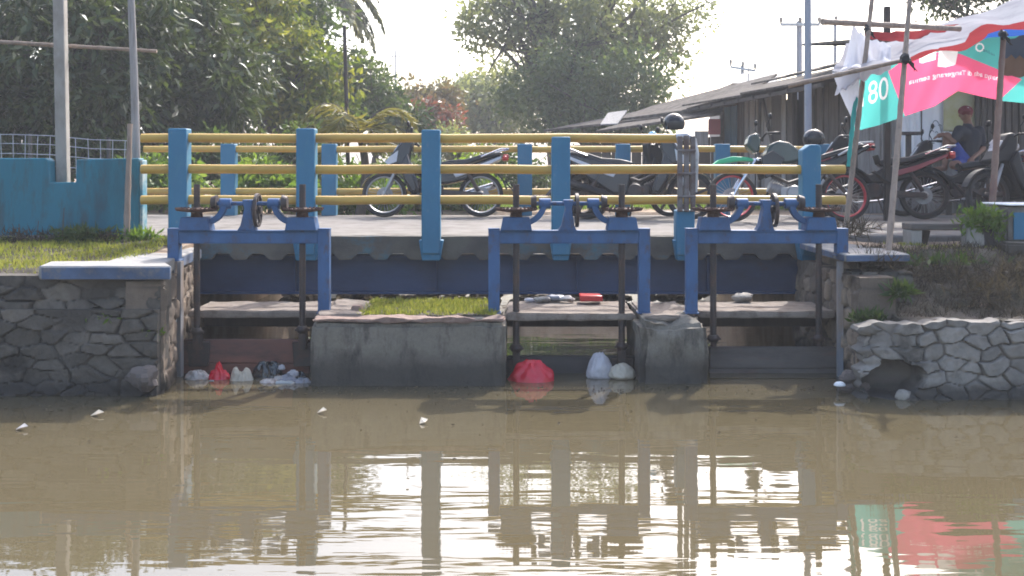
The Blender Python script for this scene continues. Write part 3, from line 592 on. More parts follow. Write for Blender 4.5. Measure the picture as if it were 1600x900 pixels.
# ------------------------------------------------------------------ right side: shacks
sh = empty('wooden_shack', (6, 20, .98), 'long weathered plank shack with a sloping roof on the right side of the road', 'shack')
A = Vector((PX(1338, 17.0), 17.0, .98)); B = Vector((PX(1131, 23.5), 23.5, .98)); ez = 3.0
dv = (B-A); LL = dv.length; dv.normalize(); nv = Vector((-dv.y, dv.x, 0)); nv = nv if nv.x < 0 else -nv     # nv points to the road
def sp(u, v, z): return A + dv*u + nv*v + Vector((0, 0, z))
rs = random.Random(4); u = .02; mats = [wood, palewood, darkwood, wood, wood, palewood]
groups = {}
while u < LL-.1:
    w_ = rs.uniform(.13, .24); f = u/LL
    if .05 < f < .30: mt_ = rs.choice([wood, wood, darkwood])
    elif .40 < f < .62: mt_ = rs.choice([wood, palewood, palewood, wood])
    elif .62 < f < .78: mt_ = palewood
    elif f > .84: mt_ = 'blue'
    else: mt_ = rs.choice(mats)
    if .30 < f < .37: u += w_; continue                     # dark doorway gap
    groups.setdefault(mt_ if isinstance(mt_, str) else mt_.name, []).append((u, w_)); u += w_ + rs.uniform(.004, .03)
for key, L_ in groups.items():
    b = MB()
    for (u, w_) in L_:
        t_ = rs.uniform(0, .03); q0 = sp(u+w_/2, t_, -.05); q1 = sp(u+w_/2+rs.uniform(-.02,.02), t_, 2.08+rs.uniform(-.03,.0)); b.bar(q0, q1, w_, .02, up=nv)
    b.build('plank_wall' if key != 'blue' else 'blue_door', MT[key] if key != 'blue' else mat('faded_blue_board', (.10,.20,.30), .8, .25, 4, (.06,.11,.16), .4, 3, .15, st=(4,4,.5)), sh)
b = MB(); b.bar(sp(LL*.62, .05, 2.0), sp(LL*.44, .05, .1), .09, .03, up=nv); b.bar(sp(0, .04, 1.0), sp(LL, .04, 1.02), .07, .03, up=nv)
for f in (0, .29, .38, .64, .8, 1): b.bar(sp(LL*f, .03, -.05), sp(LL*f, .03, 2.1), .09, .09, up=nv)
b.build('timber_frame', wood, sh)
b = MB(); b.bar(sp(LL/2, -1.6, -.05), sp(LL/2, -1.6, 2.3), LL-.05, .02, up=nv); b.bar(sp(LL-.02, -.06, 1.0), sp(LL-.02, -2.6, 1.0), 2.2, .02, up=dv); b.build('inner_wall', darkwood, sh)
ins = MB(); i0 = sp(-.0, 0, 0); 
# roof: overlapping sheets rising away from the road
for k, (u0, u1) in enumerate(((-.5, 1.5), (1.4, 3.2), (3.1, 5.0), (4.9, LL+.5))):
    b = MB(); n_ = 16
    for j in range(2):
        vv0, vv1 = (.75, -.9) if j == 0 else (-.75, -2.6); z0_, z1_ = 1.93+.02*(k%2), 2.40
        if j: z0_, z1_ = 2.40, 2.86
        P = [sp(u0-.0, vv0, z0_+.02*j), sp(u1, vv0, z0_+.02*j+.02), sp(u1, vv1, z1_+.03*j), sp(u0, vv1, z1_+.03*j)]
        T = [p + Vector((0,0,.035)) for p in P]; b.add(P+T, [(0,1,2,3),(7,6,5,4),(0,4,5,1),(1,5,6,2),(2,6,7,3),(3,7,4,0)])
    b.build('roof_sheet', roofm, sh)
b = MB()
for v_ in (.72, .1): b.bar(sp(-.5, v_, 1.87+(.72-v_)*.28), sp(LL+.5, v_, 1.87+(.72-v_)*.28), .06, .06, up=(0,0,1))
for f in range(9): b.bar(sp(LL*f/8, .78, 1.88), sp(LL*f/8, -1.5, 2.5), .05, .06, up=(0,0,1))
b.build('rafter', darkwood, sh)
# end wall that faces the stall, hung with white sheets and a poster
D = 16.9; b = MB(); xq = PX(1342, D); rs = random.Random(8)
while xq < PX(1545, D): w_ = rs.uniform(.14,.24); b.box(xq, xq+w_, D+.02*rs.random(), D+.05, .95, 3.5); xq += w_+.008
b.build('end_wall', palewood, sh)
clothw = mat('white_cloth', (.86,.87,.90), .7, .06, 3, (.70,.72,.80), .4, 2.5, .2, st=(1,1,.5))
def sheet(name, mt, pxa, pxb, ya, yb, D, parent, wav=.03, nx=24, nz=16):
    xa, xb = PX(pxa, D), PX(pxb, D); za, zb = PZ(yb, D), PZ(ya, D); V = []; 
    for j in range(nz+1):
        for i in range(nx+1):
            u = i/nx; v = j/nz; V.append((xa+(xb-xa)*u, D + wav*math.sin(u*17+v*1.5)*(1-.5*v) - .01, za+(zb-za)*v))
    Q = [(j*(nx+1)+i, j*(nx+1)+i+1, (j+1)*(nx+1)+i+1, (j+1)*(nx+1)+i) for j in range(nz) for i in range(nx)]
    o = quads(name, V, Q, mt, parent, 60); m = o.modifiers.new('solid', 'SOLIDIFY'); m.thickness = .004; return o
sheet('wall_cloth', clothw, 1408, 1438, 130, 252, 16.82, sh, .02)
big = sheet('wall_cloth', clothw, 1441, 1482, 135, 250, 16.78, sh, .012)
sheet('wall_poster', mat('faded_poster', (.50,.49,.36), .7, .1, 4, (.40,.38,.14), .45, 3, .2), 1474, 1522, 128, 205, 16.74, sh, .006)
sheet('wall_cloth', clothw, 1474, 1500, 206, 250, 16.76, sh, .008)
b = MB(); el = lambda px, py: at(px, py, 16.755)
b.tube([el(1462+10*math.cos(a)*(1-.25*math.sin(a)), 212-24*math.sin(a)) for a in [2*math.pi*i/24 for i in range(25)]], .006, 5)
b.tube([el(1452, 236), el(1456, 243), el(1464, 245), el(1470, 241), el(1473, 233)], .018, 6)
for px, py in ((1454,205),(1461,207),(1456,197),(1466,196),(1458,220)): b.tube([el(px, py), el(px+3, py-1.5), el(px+5, py+1)], .006, 5)
b.build('drawn_outline', mat('faded_ink', (.25,.27,.30), .8), big)
D = 16.6; b = MB(); xq = PX(1525, D); rs = random.Random(18)
while xq < PX(1720, D): w_ = rs.uniform(.05,.08); b.box(xq, xq+w_, D+.01*rs.random(), D+.03, .95, 3.5); xq += w_+.028
b.build('slat_wall', wood, sh)
b = MB(); b.box(PX(1520, 17.2), PX(1720, 17.2), 17.1, 17.14, .95, 3.6); b.build('back_wall', darkwood, sh)
b = MB()
for k in range(2): 
    P = [(PX(1342, 15.2), 15.2, 3.34), (PX(1760, 15.2), 15.2, 3.34), (PX(1760, 16.5), 19.5, 3.75), (PX(1336, 16.5), 19.5, 3.75)]
b.add(P+[(p[0],p[1],p[2]+.04) for p in P], [(0,1,2,3),(7,6,5,4),(0,4,5,1),(1,5,6,2),(2,6,7,3),(3,7,4,0)]); b.build('roof_sheet', roofm, sh)  # forward overhang added, out of view, to shade the motorcycles
# low shack further along
s2 = empty('low_shack', (3, 26, .98), 'low dark shack with a long ragged tin roof beyond the bridge', 'shack')
def roofp(p, t=.05, mt=roofm, name='roof_sheet'):
    b = MB(); b.add([Vector(q) for q in p] + [Vector(q)+Vector((0,0,t)) for q in p], [(0,1,2,3),(7,6,5,4),(0,4,5,1),(1,5,6,2),(2,6,7,3),(3,7,4,0)]); return b.build(name, mt, s2)
roofp([at(850, 206, 28), at(1131, 176, 22.6), at(1128, 150, 25), at(950, 186, 30)])
roofp([at(960, 190, 26), at(1150, 165, 22.4), at(1215, 118, 25), at(1020, 168, 28)])
roofp([at(930, 208, 24.6), at(1128, 180, 22), at(1127, 170, 23), at(985, 192, 25.6)])
roofp([at(938, 196, 25.2), at(965, 195, 25.2), at(980, 174, 25.9), at(950, 178, 25.9)], .03, palewood, 'roof_patch')
b = MB(); q0 = at(870, 264, 28); q1 = at(1131, 264, 22.8)
for i in range(16):
    a = q0.lerp(q1, i/16); c = q0.lerp(q1, (i+.93)/16); h = 2.2+.1*(i/16); b.add([(a.x,a.y,.9),(c.x,c.y,.9),(c.x,c.y,h),(a.x,a.y,h),(a.x,a.y+.04,.9),(c.x,c.y+.04,.9),(c.x,c.y+.04,h),(a.x,a.y+.04,h)], [(0,1,2,3),(7,6,5,4),(0,4,5,1),(1,5,6,2),(2,6,7,3),(3,7,4,0)])
b.build('plank_wall', darkwood, s2)
b = MB(); b.box(PX(1108, 22.2), PX(1126, 22.2), 22.2, 22.3, PZ(210, 22.2), PZ(186, 22.2)); b.build('red_panel', mat('faded_red', (.26,.06,.06), .7), s2)
b = MB(); b.box(PX(1086, 22.4), PX(1106, 22.4), 22.35, 22.45, PZ(236, 22.4), PZ(205, 22.4)); b.build('pale_panel', palewood, s2)
# distant roof, poles, aerials
hr = empty('distant_house', (PX(1180, 40), 40, .98), 'distant house with a dark hipped roof behind the shacks', 'house')
b = MB(); p = [at(1138,130,40), at(1215,130,40), at(1215,130,46), at(1138,130,46), at(1160,115,43), at(1215,114,43)]; b.add(p, [(0,1,5,4),(2,3,4,5),(3,0,4),(1,2,5),(0,3,2,1)]); b.build('roof', roofblue, hr)
b = MB(); b.box(PX(1146,40.5), PX(1215,40.5), 40.6, 45.4, .9, PZ(131, 41)); b.build('wall', palewood, hr)
def power_pole(px, ytop, D, half, label, n=3, r=.09, slope=0):
    root = empty('power_pole', (PX(px, D), D, .98), label, 'power pole'); s = D/F; x = PX(px, D)
    b = MB(); b.tube([(x, D, .9), (x, D, PZ(ytop-6, D))], [r*1.15, r], 10); b.build('pole', polegrey, root)
    if half:
        b = MB(); b.bar((x-half*s, D-.1, PZ(ytop-slope, D)), (x+half*s, D-.1, PZ(ytop+slope, D)), .09, .09); b.build('crossarm', steel, root)
    for i in range(n):
        o = (-half + 2*half*i/(n-1))*s if n > 1 else 0; b = MB(); zt = PZ(ytop + (slope*(2*i/(n-1)-1) if n > 1 else 0), D); b.tube([(x+o, D-.1, zt), (x+o, D-.1, zt+3*s), (x+o, D-.1, zt+5*s), (x+o, D-.1, zt+10*s), (x+o, D-.1, zt+12*s)], [.03,.03,.05,.06,.02], 8); b.build('insulator', concpole, root)
power_pole(1249, 39, 34, 30, 'grey power pole with three insulators on its crossarm behind the steel street pole', r=.085)
power_pole(1305, 37, 36, 0, 'thin bare power pole with a single insulator above the shack roof', 1, r=.05)
power_pole(1160, 108, 44, 19, 'distant power pole with small tilted crossarm in front of the dark hipped roof', r=.07, slope=3)
pole('steel_pole', (PX(1263, 15.6), 15.6, .95), at(1262, -60, 15.6), .052, .048, polegrey, 'smooth grey steel pole standing behind the motorcycles', 'pole')
pole('thin_pole', (PX(546, 17.5), 17.5, .9), at(538, 40, 17.5), .035, .028, darkiron, 'thin black pole beyond the bridge in front of the palm', 'pole')
am = empty('antenna_mast', (PX(618, 85), 85, .98), 'faint distant antenna mast on the skyline', 'antenna')
b = MB(); b.tube([(PX(618,85), 85, .9), at(618, 78, 85)], [.12,.06], 6); b.build('mast', polegrey, am)
b = MB(); [b.tube([at(613+dx, 78, 85), at(613+dx, 100, 85)], .05, 5) for dx in (0, 11)]; b.tube([at(612, 88, 85), at(625, 88, 85)], .05, 5); b.build('aerial', polegrey, am)
pole('tv_aerial', (PX(1170, 38), 38, .98), at(1169, 66, 38), .035, .02, steel, 'tall thin aerial rod above the shack roofs', 'antenna')

# ------------------------------------------------------------------ stall: poles, tarp, banner
pole('bamboo_pole', at(1321, 362, 10.55), at(1366, -30, 11.3), .026, .022, bamboo, 'leaning bamboo pole with teal cloth tied round it at the left end of the banner', 'pole', nodes=9)
pole('bamboo_pole', at(1388, 398, 9.25), at(1425, -40, 10.4), .026, .021, bamboo, 'long leaning bamboo pole with a black knot in front of the pink banner', 'pole', nodes=10)
pole('bamboo_pole', (PX(1547, 10.9), 10.9, .98), at(1568, 58, 10.9), .034, .026, mat('reddish_bamboo', (.16,.085,.07), .7, .3, 4, (.26,.20,.16), .45, 3, .2), 'reddish brown bamboo pole holding up the right side of the tarp', 'pole', nodes=8)
pole('bamboo_bar', at(1232, 134, 10.4), at(1422, 92, 9.95), .022, .018, bamboo, 'slanting bamboo bar tied under the edge of the white tarp', 'bar', nodes=7)
pole('bamboo_bar', at(1285, 34, 11.1), at(1500, 45, 11.6), .03, .026, bamboo, 'thick level bamboo bar above the tarp sticking out to the left', 'bar', nodes=6)
pole('wooden_post', (PX(1386, 13.4), 13.4, .98), at(1386, 10, 13.4), .035, .035, darkwood, 'stub of a dark post rising behind the tarp top', 'post', sq=True)
def knot(px, py, D, s, label):
    b = MB(); c = at(px, py, D); b.ell(c, (s, s*.8, s*1.1), 10, 8); crumple(b, .5, 25, px)
    for a in (0, 1): b.tube([c+Vector((0,-.01,0)), c+Vector((s*1.2, -.02, -s*.9-.03*a)), c+Vector((s*(1.4+.5*a), -.02, -s*2.2))], [.012,.01,.003], 6)
    tag(b.build('cloth_knot', black, smooth=25), label, 'knot')
knot(1415, 92, 9.9, .05, 'black cloth knot tying the tarp edge to the long bamboo pole')
knot(1355, 46, 11.15, .04, 'dark knot tying the upper bar to the bamboo pole with teal cloth')
knot(1567, 55, 10.85, .045, 'dark knot at the top of the reddish brown pole')
b = MB(); pts = [at(1337-(y-150)*.105, y, 10.86-.0014*(y-150)) for y in range(150, 262, 10)]
b.tube(pts, [.024-.0006*i+.004*math.sin(i*2.3) for i in range(len(pts))], 10); tag(b.build('tied_cloth', bteal), 'teal strip of cloth wrapped round the leaning bamboo pole', 'cloth')
def patch(name, rows, mt_fn, parent, mats, nz=14, nx=40, sag=.05, thick=.004, fold=.03):
    # rows: near and far polyline of (px, py, D); bilinear sheet with sag and folds
    def poly(pl, t):
        k = t*(len(pl)-1); i = min(len(pl)-2, int(k)); f = k-i; return at(*pl[i]).lerp(at(*pl[i+1]), f)
    V = []; mi = []
    for j in range(nz+1):
        v = j/nz
        for i in range(nx+1):
            u = i/nx; p = poly(rows[0], u).lerp(poly(rows[1], u), v)
            p.z += -sag*math.sin(math.pi*v)*(.6+.4*math.sin(u*9)) + fold*noise.noise(Vector((u*9+v*5, v*2.2, 4.2))) + fold*.7*math.sin(u*26+v*7)*math.sin(math.pi*v)
            V.append(p)
    Q = [(j*(nx+1)+i, j*(nx+1)+i+1, (j+1)*(nx+1)+i+1, (j+1)*(nx+1)+i) for j in range(nz) for i in range(nx)]
    o = quads(name, V, Q, mats, parent, 80)
    o.data.polygons.foreach_set('material_index', [mt_fn((k % nx+.5)/nx, (k//nx+.5)/nz) for k in range(len(Q))])
    return o
tp = empty('tarp', (PX(1460, 12), 12, 2.6), 'patched white, red and blue tarp stretched over the stall', 'tarp')
def tcol(u, v):
    if u > .70 and v < .24: return 2
    if .36 < u <= .70 and v < .10+.16*u: return 1
    if .60 < u and .24 <= v < .40: return 1
    return 0
patch('tarp_sheet', [[(1300,112,10.5),(1345,108,10.45),(1420,97,10.1),(1500,76,10.3),(1570,56,10.85),(1680,40,11.2)], [(1322,66,12.2),(1380,66,12.6),(1450,46,13.2),(1530,20,13.8),(1600,-5,14.2),(1720,-20,14.6)]], tcol, tp, [tarpw, tarpr, tarpb], sag=.06, fold=.05)
patch('red_fold', [[(1352,60,11.6),(1400,66,11.8),(1440,58,12)], [(1350,48,11.7),(1420,50,11.9),(1500,36,12.3)]], lambda u, v: 0, tp, [tarpr], nz=5, nx=14, sag=.02)
patch('white_flap', [[(1336,200,10.95),(1338,190,10.95)], [(1300,112,10.5),(1345,100,10.7)]], lambda u, v: 0, tp, [flapw], nz=10, nx=8, sag=.0, fold=.03)
patch('white_flap', [[(1304,150,10.62),(1340,128,10.7),(1392,108,10.4)], [(1333,36,11.2),(1350,58,11.6),(1392,70,11.2)]], lambda u, v: 0, tp, [flapw], nz=10, nx=20, sag=.05, fold=.05)
patch('dark_flap', [[(1568,118,11.3),(1600,122,11.5),(1680,120,11.8)], [(1566,62,10.9),(1600,56,11.1),(1680,50,11.3)]], lambda u, v: 0 if v > .45 else 1, tp, [mat('navy_cloth', (.02,.045,.09), .8), mat('brown_cloth', (.13,.075,.05), .8)], nz=8, nx=10, sag=.0)
# banner seen from behind: everything on it reads mirrored
bn = empty('banner', (PX(1460, 11.6), 11.6, 2), 'teal banner with a pink arrow and mirrored white writing hung under the tarp', 'banner')
TOP = [(1336,128),(1380,108),(1430,78),(1500,62),(1560,50),(1610,40),(1680,35)]; BOT = [(1332,206),(1372,196),(1412,182),(1460,166),(1497,142),(1530,150),(1568,158),(1610,162),(1680,168)]
def ip(pl, px):
    for a, c in zip(pl, pl[1:]):
        if a[0] <= px <= c[0]: return a[1] + (c[1]-a[1])*(px-a[0])/(c[0]-a[0])
    return pl[0][1] if px < pl[0][0] else pl[-1][1]
def bD(px, py): return 13.0 + .045*math.sin(px*.045) + .03*math.sin(px*.11+py*.05)
def bpt(px, py, o=0): D_ = bD(px, py)-o; return at(px, py, D_)
def bsheet(name, mt, top, bot, x0, x1, parent, o=0, nx=70, nz=12):
    V = []
    for j in range(nz+1):
        for i in range(nx+1):
            px = x0+(x1-x0)*i/nx; a, c = ip(bot, px), ip(top, px); V.append(bpt(px, a+(c-a)*j/nz, o))
    Q = [(j*(nx+1)+i, j*(nx+1)+i+1, (j+1)*(nx+1)+i+1, (j+1)*(nx+1)+i) for j in range(nz) for i in range(nx)]
    return quads(name, V, Q, mt, parent, 80)
# one printed sheet: fine grid, each small face carries the colour printed there
NX, NZ = 640, 96; BX0, BX1 = 1334, 1680
def cellpx():
    u = BX0+(BX1-BX0)*(np.arange(NX)+.5)/NX; lo = np.array([ip(BOT, x) for x in u]); hi = np.array([ip(TOP, x) for x in u]); v = (np.arange(NZ)+.5)/NZ
    return np.broadcast_to(u, (NZ, NX)).copy(), lo[None]+(hi-lo)[None]*v[:, None]
GX, GY = cellpx(); INK = np.zeros((NZ, NX), np.int32)
def paint(poly, idx):
    P = np.array(poly); x0_, x1_ = P[:, 0].min(), P[:, 0].max(); c0_, c1_ = np.searchsorted(GX[0], [x0_, x1_]); c1_ = min(NX, c1_+1)
    if c0_ >= c1_: return
    X_, Y_ = GX[:, c0_:c1_], GY[:, c0_:c1_]; ins_ = np.zeros(X_.shape, bool); n = len(P)
    for i in range(n):
        (ax, ay), (bx, by) = P[i], P[(i+1) % n]
        if ay == by: continue
        ins_ ^= ((ay > Y_) != (by > Y_)) & (X_ < (bx-ax)*(Y_-ay)/(by-ay)+ax)
    INK[:, c0_:c1_][ins_] = idx
def text_on(body, p0, size, idx):
    cu = bpy.data.curves.new('t', 'FONT'); cu.body = body; cu.size = 1; ob = bpy.data.objects.new('t', cu); COL.objects.link(ob)
    dg = bpy.context.evaluated_depsgraph_get(); me = ob.evaluated_get(dg).to_mesh(); vs = [v.co.copy() for v in me.vertices]; fs = [tuple(p.vertices) for p in me.polygons]
    ob.evaluated_get(dg).to_mesh_clear(); bpy.data.objects.remove(ob); bpy.data.curves.remove(cu)
    xa, xb = min(v.x for v in vs), max(v.x for v in vs); out = []
    for v in vs:
        t = 1-(v.x-xa)/(xb-xa)                                  # mirrored
        k = t*(len(p0)-1); i = min(len(p0)-2, int(k)); f = k-i
        out.append((p0[i][0]+(p0[i+1][0]-p0[i][0])*f, p0[i][1]+(p0[i+1][1]-p0[i][1])*f - v.y*size))
    for f in fs: paint([out[i] for i in f], idx)
paint([(1388,112),(1406,98),(1430,80),(1500,84),(1597,124),(1562,156),(1540,240),(1420,240),(1414,181)], 1)
text_on('081', [(1346,167),(1388,153)], 50, 2)
text_on('hanya ada di Tangerang semua', [(1420,132),(1460,122),(1500,117),(1530,119),(1560,126)], 11, 2)
paint([(1436,93),(1437,98),(1442,99),(1462,93),(1464,70),(1436,70)], 2); paint([(1468,70),(1465,104),(1478,105),(1493,101),(1499,70)], 2)
for i in range(28):
    a0, a1 = 2*math.pi*i/28, 2*math.pi*(i+1)/28; paint([(1531+r_*math.cos(a), 74+r_*math.sin(a)) for r_, a in ((4.5,a0),(7,a0),(7,a1),(4.5,a1))], 2)
text_on('online', [(1536,80),(1554,88)], 8, 3)
text_on('layanan', [(1576,99),(1603,108)], 10, 2)
V = [bpt(BX0+(BX1-BX0)*i/NX, ip(BOT, BX0+(BX1-BX0)*i/NX)*(1-j/NZ)+ip(TOP, BX0+(BX1-BX0)*i/NX)*j/NZ) for j in range(NZ+1) for i in range(NX+1)]
cl = quads('banner_cloth', V, [(j*(NX+1)+i, j*(NX+1)+i+1, (j+1)*(NX+1)+i+1, (j+1)*(NX+1)+i) for j in range(NZ) for i in range(NX)], [bteal, bpink, bwhite, bink], bn, 80)
cl.data.polygons.foreach_set('material_index', INK.ravel())

# ------------------------------------------------------------------ motorcycles
def arcstrip(mb, c, r0, r1, a0, a1, w, n=14, axis=(0,1,0)):
    # solid arc in the x-z plane; angle from +x towards +z
    for i in range(n):
        A0, A1 = R(a0+(a1-a0)*i/n), R(a0+(a1-a0)*(i+1)/n); vs = []
        for y in (-w/2, w/2):
            for a, r in ((A0,r0),(A1,r0),(A1,r1),(A0,r1)): vs.append((c[0]+r*math.cos(a), y, c[1]+r*math.sin(a)))
        mb.add(vs, [(0,1,2,3),(7,6,5,4),(0,4,5,1),(2,6,7,3)]+([(3,7,4,0)] if i == 0 else [])+([(1,5,6,2)] if i == n-1 else []))
def wheel(root, x, r, rimm, tw=.045, spokes='wire', hubm=None):
    w = MB(); c = (x, 0, r)
    w.tube([(x,-.05,r),(x,-.02,r),(x,.02,r),(x,.05,r)], [.03,.05,.05,.03], 14)
    if spokes == 'wire':
        for k in range(28):
            a = 2*math.pi*k/28; s = 1 if k % 2 else -1; w.tube([(x+.04*math.cos(a), .025*s, r+.04*math.sin(a)), (x+(r-.055)*math.cos(a+.25*s), 0, r+(r-.055)*math.sin(a+.25*s))], .0026, 4, caps=False)
    else:
        for k in range(5):
            a = 2*math.pi*k/5+.4; w.bar((x+.03*math.cos(a),0,r+.03*math.sin(a)), (x+(r-.055)*math.cos(a),0,r+(r-.055)*math.sin(a)), .02, .035)
    w.ring((x,-.055,r), (0,1,0), [(.04,-.002),(.105,-.002),(.105,.002),(.04,.002)], 24)
    wo = w.build('wheel', hubm or alum, root)
    t = MB(); t.ring(c, (0,1,0), [(r-.055,-tw*.7),(r-.03,-tw),(r-.012,-tw*.9),(r,-tw*.35),(r,tw*.35),(r-.012,tw*.9),(r-.03,tw),(r-.055,tw*.7)], 40); t.build('tyre', tyrem, wo)
    q = MB(); q.ring(c, (0,1,0), [(r-.058,-tw*.75),(r-.046,-tw*.75),(r-.056,0),(r-.046,tw*.75),(r-.058,tw*.75),(r-.070,0)], 36); q.build('rim', rimm, wo)
def motorcycle(name, label, loc, face, style, body, accent, rimm, lean=4, sc=1.0, steer=0, cat='motorcycle', fender=None):
    root = empty(name, (0,0,0), label, cat, 'parked motorcycles'); r = .285; xr_, xf_ = -.60, .63
    if style == 'trail': r = .30; xr_, xf_ = -.66, .70
    wheel(root, xr_, r, rimm, .05 if style == 'trail' else .042, 'wire' if style != 'scooter' else 'cast', darkiron if style == 'scooter' else None); wheel(root, xf_, r, rimm, .04, 'wire' if style != 'scooter' else 'cast', darkiron if style == 'scooter' else None)
    hz_ = .98 if style != 'trail' else 1.04; hx = .34
    b = MB()
    for s in (-1, 1): b.tube([(hx+.08, .075*s, .74), (xf_-.06, .075*s, r+.12), (xf_, .075*s, r)], [.02,.024,.016], 8)
    b.box(hx+.02, hx+.12, -.09, .09, .72, .75); b.build('front_fork', chrome if style == 'trail' else alum, root, bev=.004)
    b = MB(); b.tube([(hx-.10, -.36, hz_-.02),(hx-.02, -.2, hz_),(hx, -.05, hz_-.05),(hx, .05, hz_-.05),(hx-.02, .2, hz_),(hx-.10, .36, hz_-.02)], .012, 8)
    for s in (-1, 1): b.tube([(hx-.09, .28*s, hz_-.01),(hx-.12, .37*s, hz_-.025)], .018, 8); b.tube([(hx-.0, .3*s, hz_-.03),(hx-.03, .38*s, hz_-.05)], .006, 6)
    b.build('handlebar', black, root)
    for s in (-1, 1):
        b = MB(); b.tube([(hx-.05, .2*s, hz_), (hx, .25*s, hz_+.08), (hx-.03, .3*s, hz_+.15)], .006, 6); b.ell((hx-.03, .31*s, hz_+.18), (.02, .055, .038), 12, 8); b.build('mirror', black, root)
    b = MB(); b.box(-.12, .14, -.10, .10, .24, .40); b.tube([(.10, 0, .36), (.26, 0, .42)], [.075,.065], 14)
    for k in range(5): b.tube([(.14+k*.025, 0, .375+k*.0125), (.148+k*.025, 0, .379+k*.0125)], .085, 14)
    b.tube([(-.02,-.13,.33), (-.02,-.10,.33)], [.085,.10], 18); b.tube([(-.02,.13,.33), (-.02,.10,.33)], [.085,.10], 18); b.build('engine', alum if style == 'trail' else darkiron, root, bev=.008)
    b = MB(); b.tube([(.24,-.04,.36),(.30,-.10,.28),(.18,-.15,.20),(-.1,-.17,.22),(-.32,-.17,.28)], .018, 8); b.tube([(-.32,-.17,.28),(-.38,-.17,.30),(-.78,-.17,.42),(-.82,-.17,.43)], [.022,.042,.048,.03], 12); b.build('exhaust', chrome if style == 'moped' else black, root)
    b = MB(); b.bar((-.02,.10,.33), (xr_,.10,r), .025, .045); b.bar((-.02,-.09,.33), (xr_,-.09,r), .025, .045); b.box(xr_-.02, -.04, .075, .10, .25, .30)
    for s in (-1, 1): b.tube([(-.42,.11*s,.58),(xr_+.03,.11*s,r+.04)], [.02,.026], 8)
    b.build('swingarm', darkiron, root)
    b = MB(); b.tube([(hx+.03,0,.78),(.22,0,.55),(.02,0,.46),(-.3,0,.56),(-.7,0,.70)], .022, 8); b.tube([(-.05,.08,.28),(-.12,.25,.03)], .01, 6); b.tube([(.02,-.2,.24),(.02,.2,.24)], .012, 6); b.build('frame', darkiron, root)
    if style in ('moped', 'scooter'):
        b = MB(); b.prism([(.26,.97),(.33,1.01),(.40,.99),(.47,.88),(.56,.76),(.62,.69),(.57,.655),(.46,.66),(.38,.52),(.33,.36),(.27,.27),(.19,.29),(.17,.36),(.24,.56),(.31,.74),(.27,.86)], 'y', -.13, .13); b.build('fairing', body, root, bev=.035)
        for s_ in (-1, 1): b = MB(); b.prism([(.33,.80),(.44,.66),(.36,.46),(.26,.30),(.20,.34),(.27,.56)], 'y', .135*s_, .20*s_); b.build('leg_shield', body, root, bev=.02)
        b = MB(); b.prism([(.455,.925),(.50,.855),(.53,.80),(.50,.79),(.42,.90)], 'y', -.09, .09); b.build('headlight', MT['lens'] if 'lens' in MT else mat('lens', (.45,.47,.50), .12), root, bev=.012)
        for s_ in (-1, 1): b = MB(); b.prism([(.56,.76),(.62,.69),(.57,.66),(.47,.70),(.45,.84)], 'y', .132*s_, .137*s_); b.build('fairing_stripe', accent, root)
        if style == 'scooter':
            b = MB(); b.prism([(.24,.30),(-.15,.30),(-.15,.24),(.22,.24)], 'y', -.15, .15); b.prism([(-.10,.28),(-.06,.62),(-.4,.70),(-.82,.80),(-.86,.74),(-.70,.55),(-.45,.40),(-.3,.30)], 'y', -.13, .13); b.build('body_panel', body, root, bev=.03)
        else:
            b = MB(); b.prism([(.24,.60),(.02,.52),(-.12,.60),(-.45,.66),(-.84,.80),(-.86,.75),(-.60,.60),(-.40,.47),(-.18,.42),(.08,.42)], 'y', -.10, .10); b.build('body_panel', body, root, bev=.025)
        b = MB(); b.prism([(-.10,.62),(-.04,.68),(-.2,.72),(-.42,.735),(-.62,.80),(-.86,.83),(-.88,.80),(-.6,.73),(-.4,.66)], 'y', -.12, .12); b.build('seat', seatm, root, bev=.025)
        b = MB(); b.prism([(-.24,.56),(-.5,.63),(-.86,.77),(-.85,.73),(-.5,.57),(-.28,.50)], 'y', -.137, .137); b.build('side_stripe', accent, root, bev=.006)
        b = MB(); arcstrip(b, (xf_, r), r+.02, r+.035, 20, 170, .11); b.build('front_fender', body, root)
        b = MB(); arcstrip(b, (xr_, r), r+.04, r+.055, 35, 168, .13); b.bar((xr_-.31,0,r+.17), (xr_-.46,0,r-.01), .12, .012); b.build('rear_fender', black, root)
        b = MB(); b.tube([(-.6,.13,.76),(-.85,.13,.86),(-.95,.06,.87),(-.95,-.06,.87),(-.85,-.13,.86),(-.6,-.13,.76)], .011, 8); b.build('grab_rail', chrome, root)
    else:
        b = MB(); b.prism([(.30,.74),(.30,.82),(.25,.91),(.16,.96),(.03,.94),(-.08,.86),(-.18,.80),(-.15,.73),(.04,.68),(.2,.68)], 'y', -.12, .12); b.build('fuel_tank', body, root, bev=.035)
        for s_ in (-1, 1): b = MB(); b.prism([(.38,.76),(.24,.84),(.10,.74),(.20,.56),(.34,.50),(.36,.60)], 'y', .122*s_, .165*s_); b.build('radiator_shroud', accent, root, bev=.012)
        b = MB(); b.prism([(-.08,.78),(-.12,.82),(-.32,.78),(-.52,.84),(-.86,.93),(-.88,.90),(-.6,.80),(-.34,.72),(-.14,.72)], 'y', -.11, .11); b.build('seat', seatm, root, bev=.025)
        b = MB(); b.prism([(-.16,.70),(-.34,.70),(-.6,.78),(-.94,.92),(-.96,.88),(-.66,.70),(-.40,.58),(-.2,.56)], 'y', -.10, .10); b.build('side_panel', accent, root, bev=.02)
        b = MB(); b.prism([(.96,.66),(.86,.735),(.70,.775),(.52,.765),(.40,.73),(.42,.71),(.6,.72),(.8,.69)], 'y', -.065, .065); b.build('front_fender', fender or body, root, bev=.01)
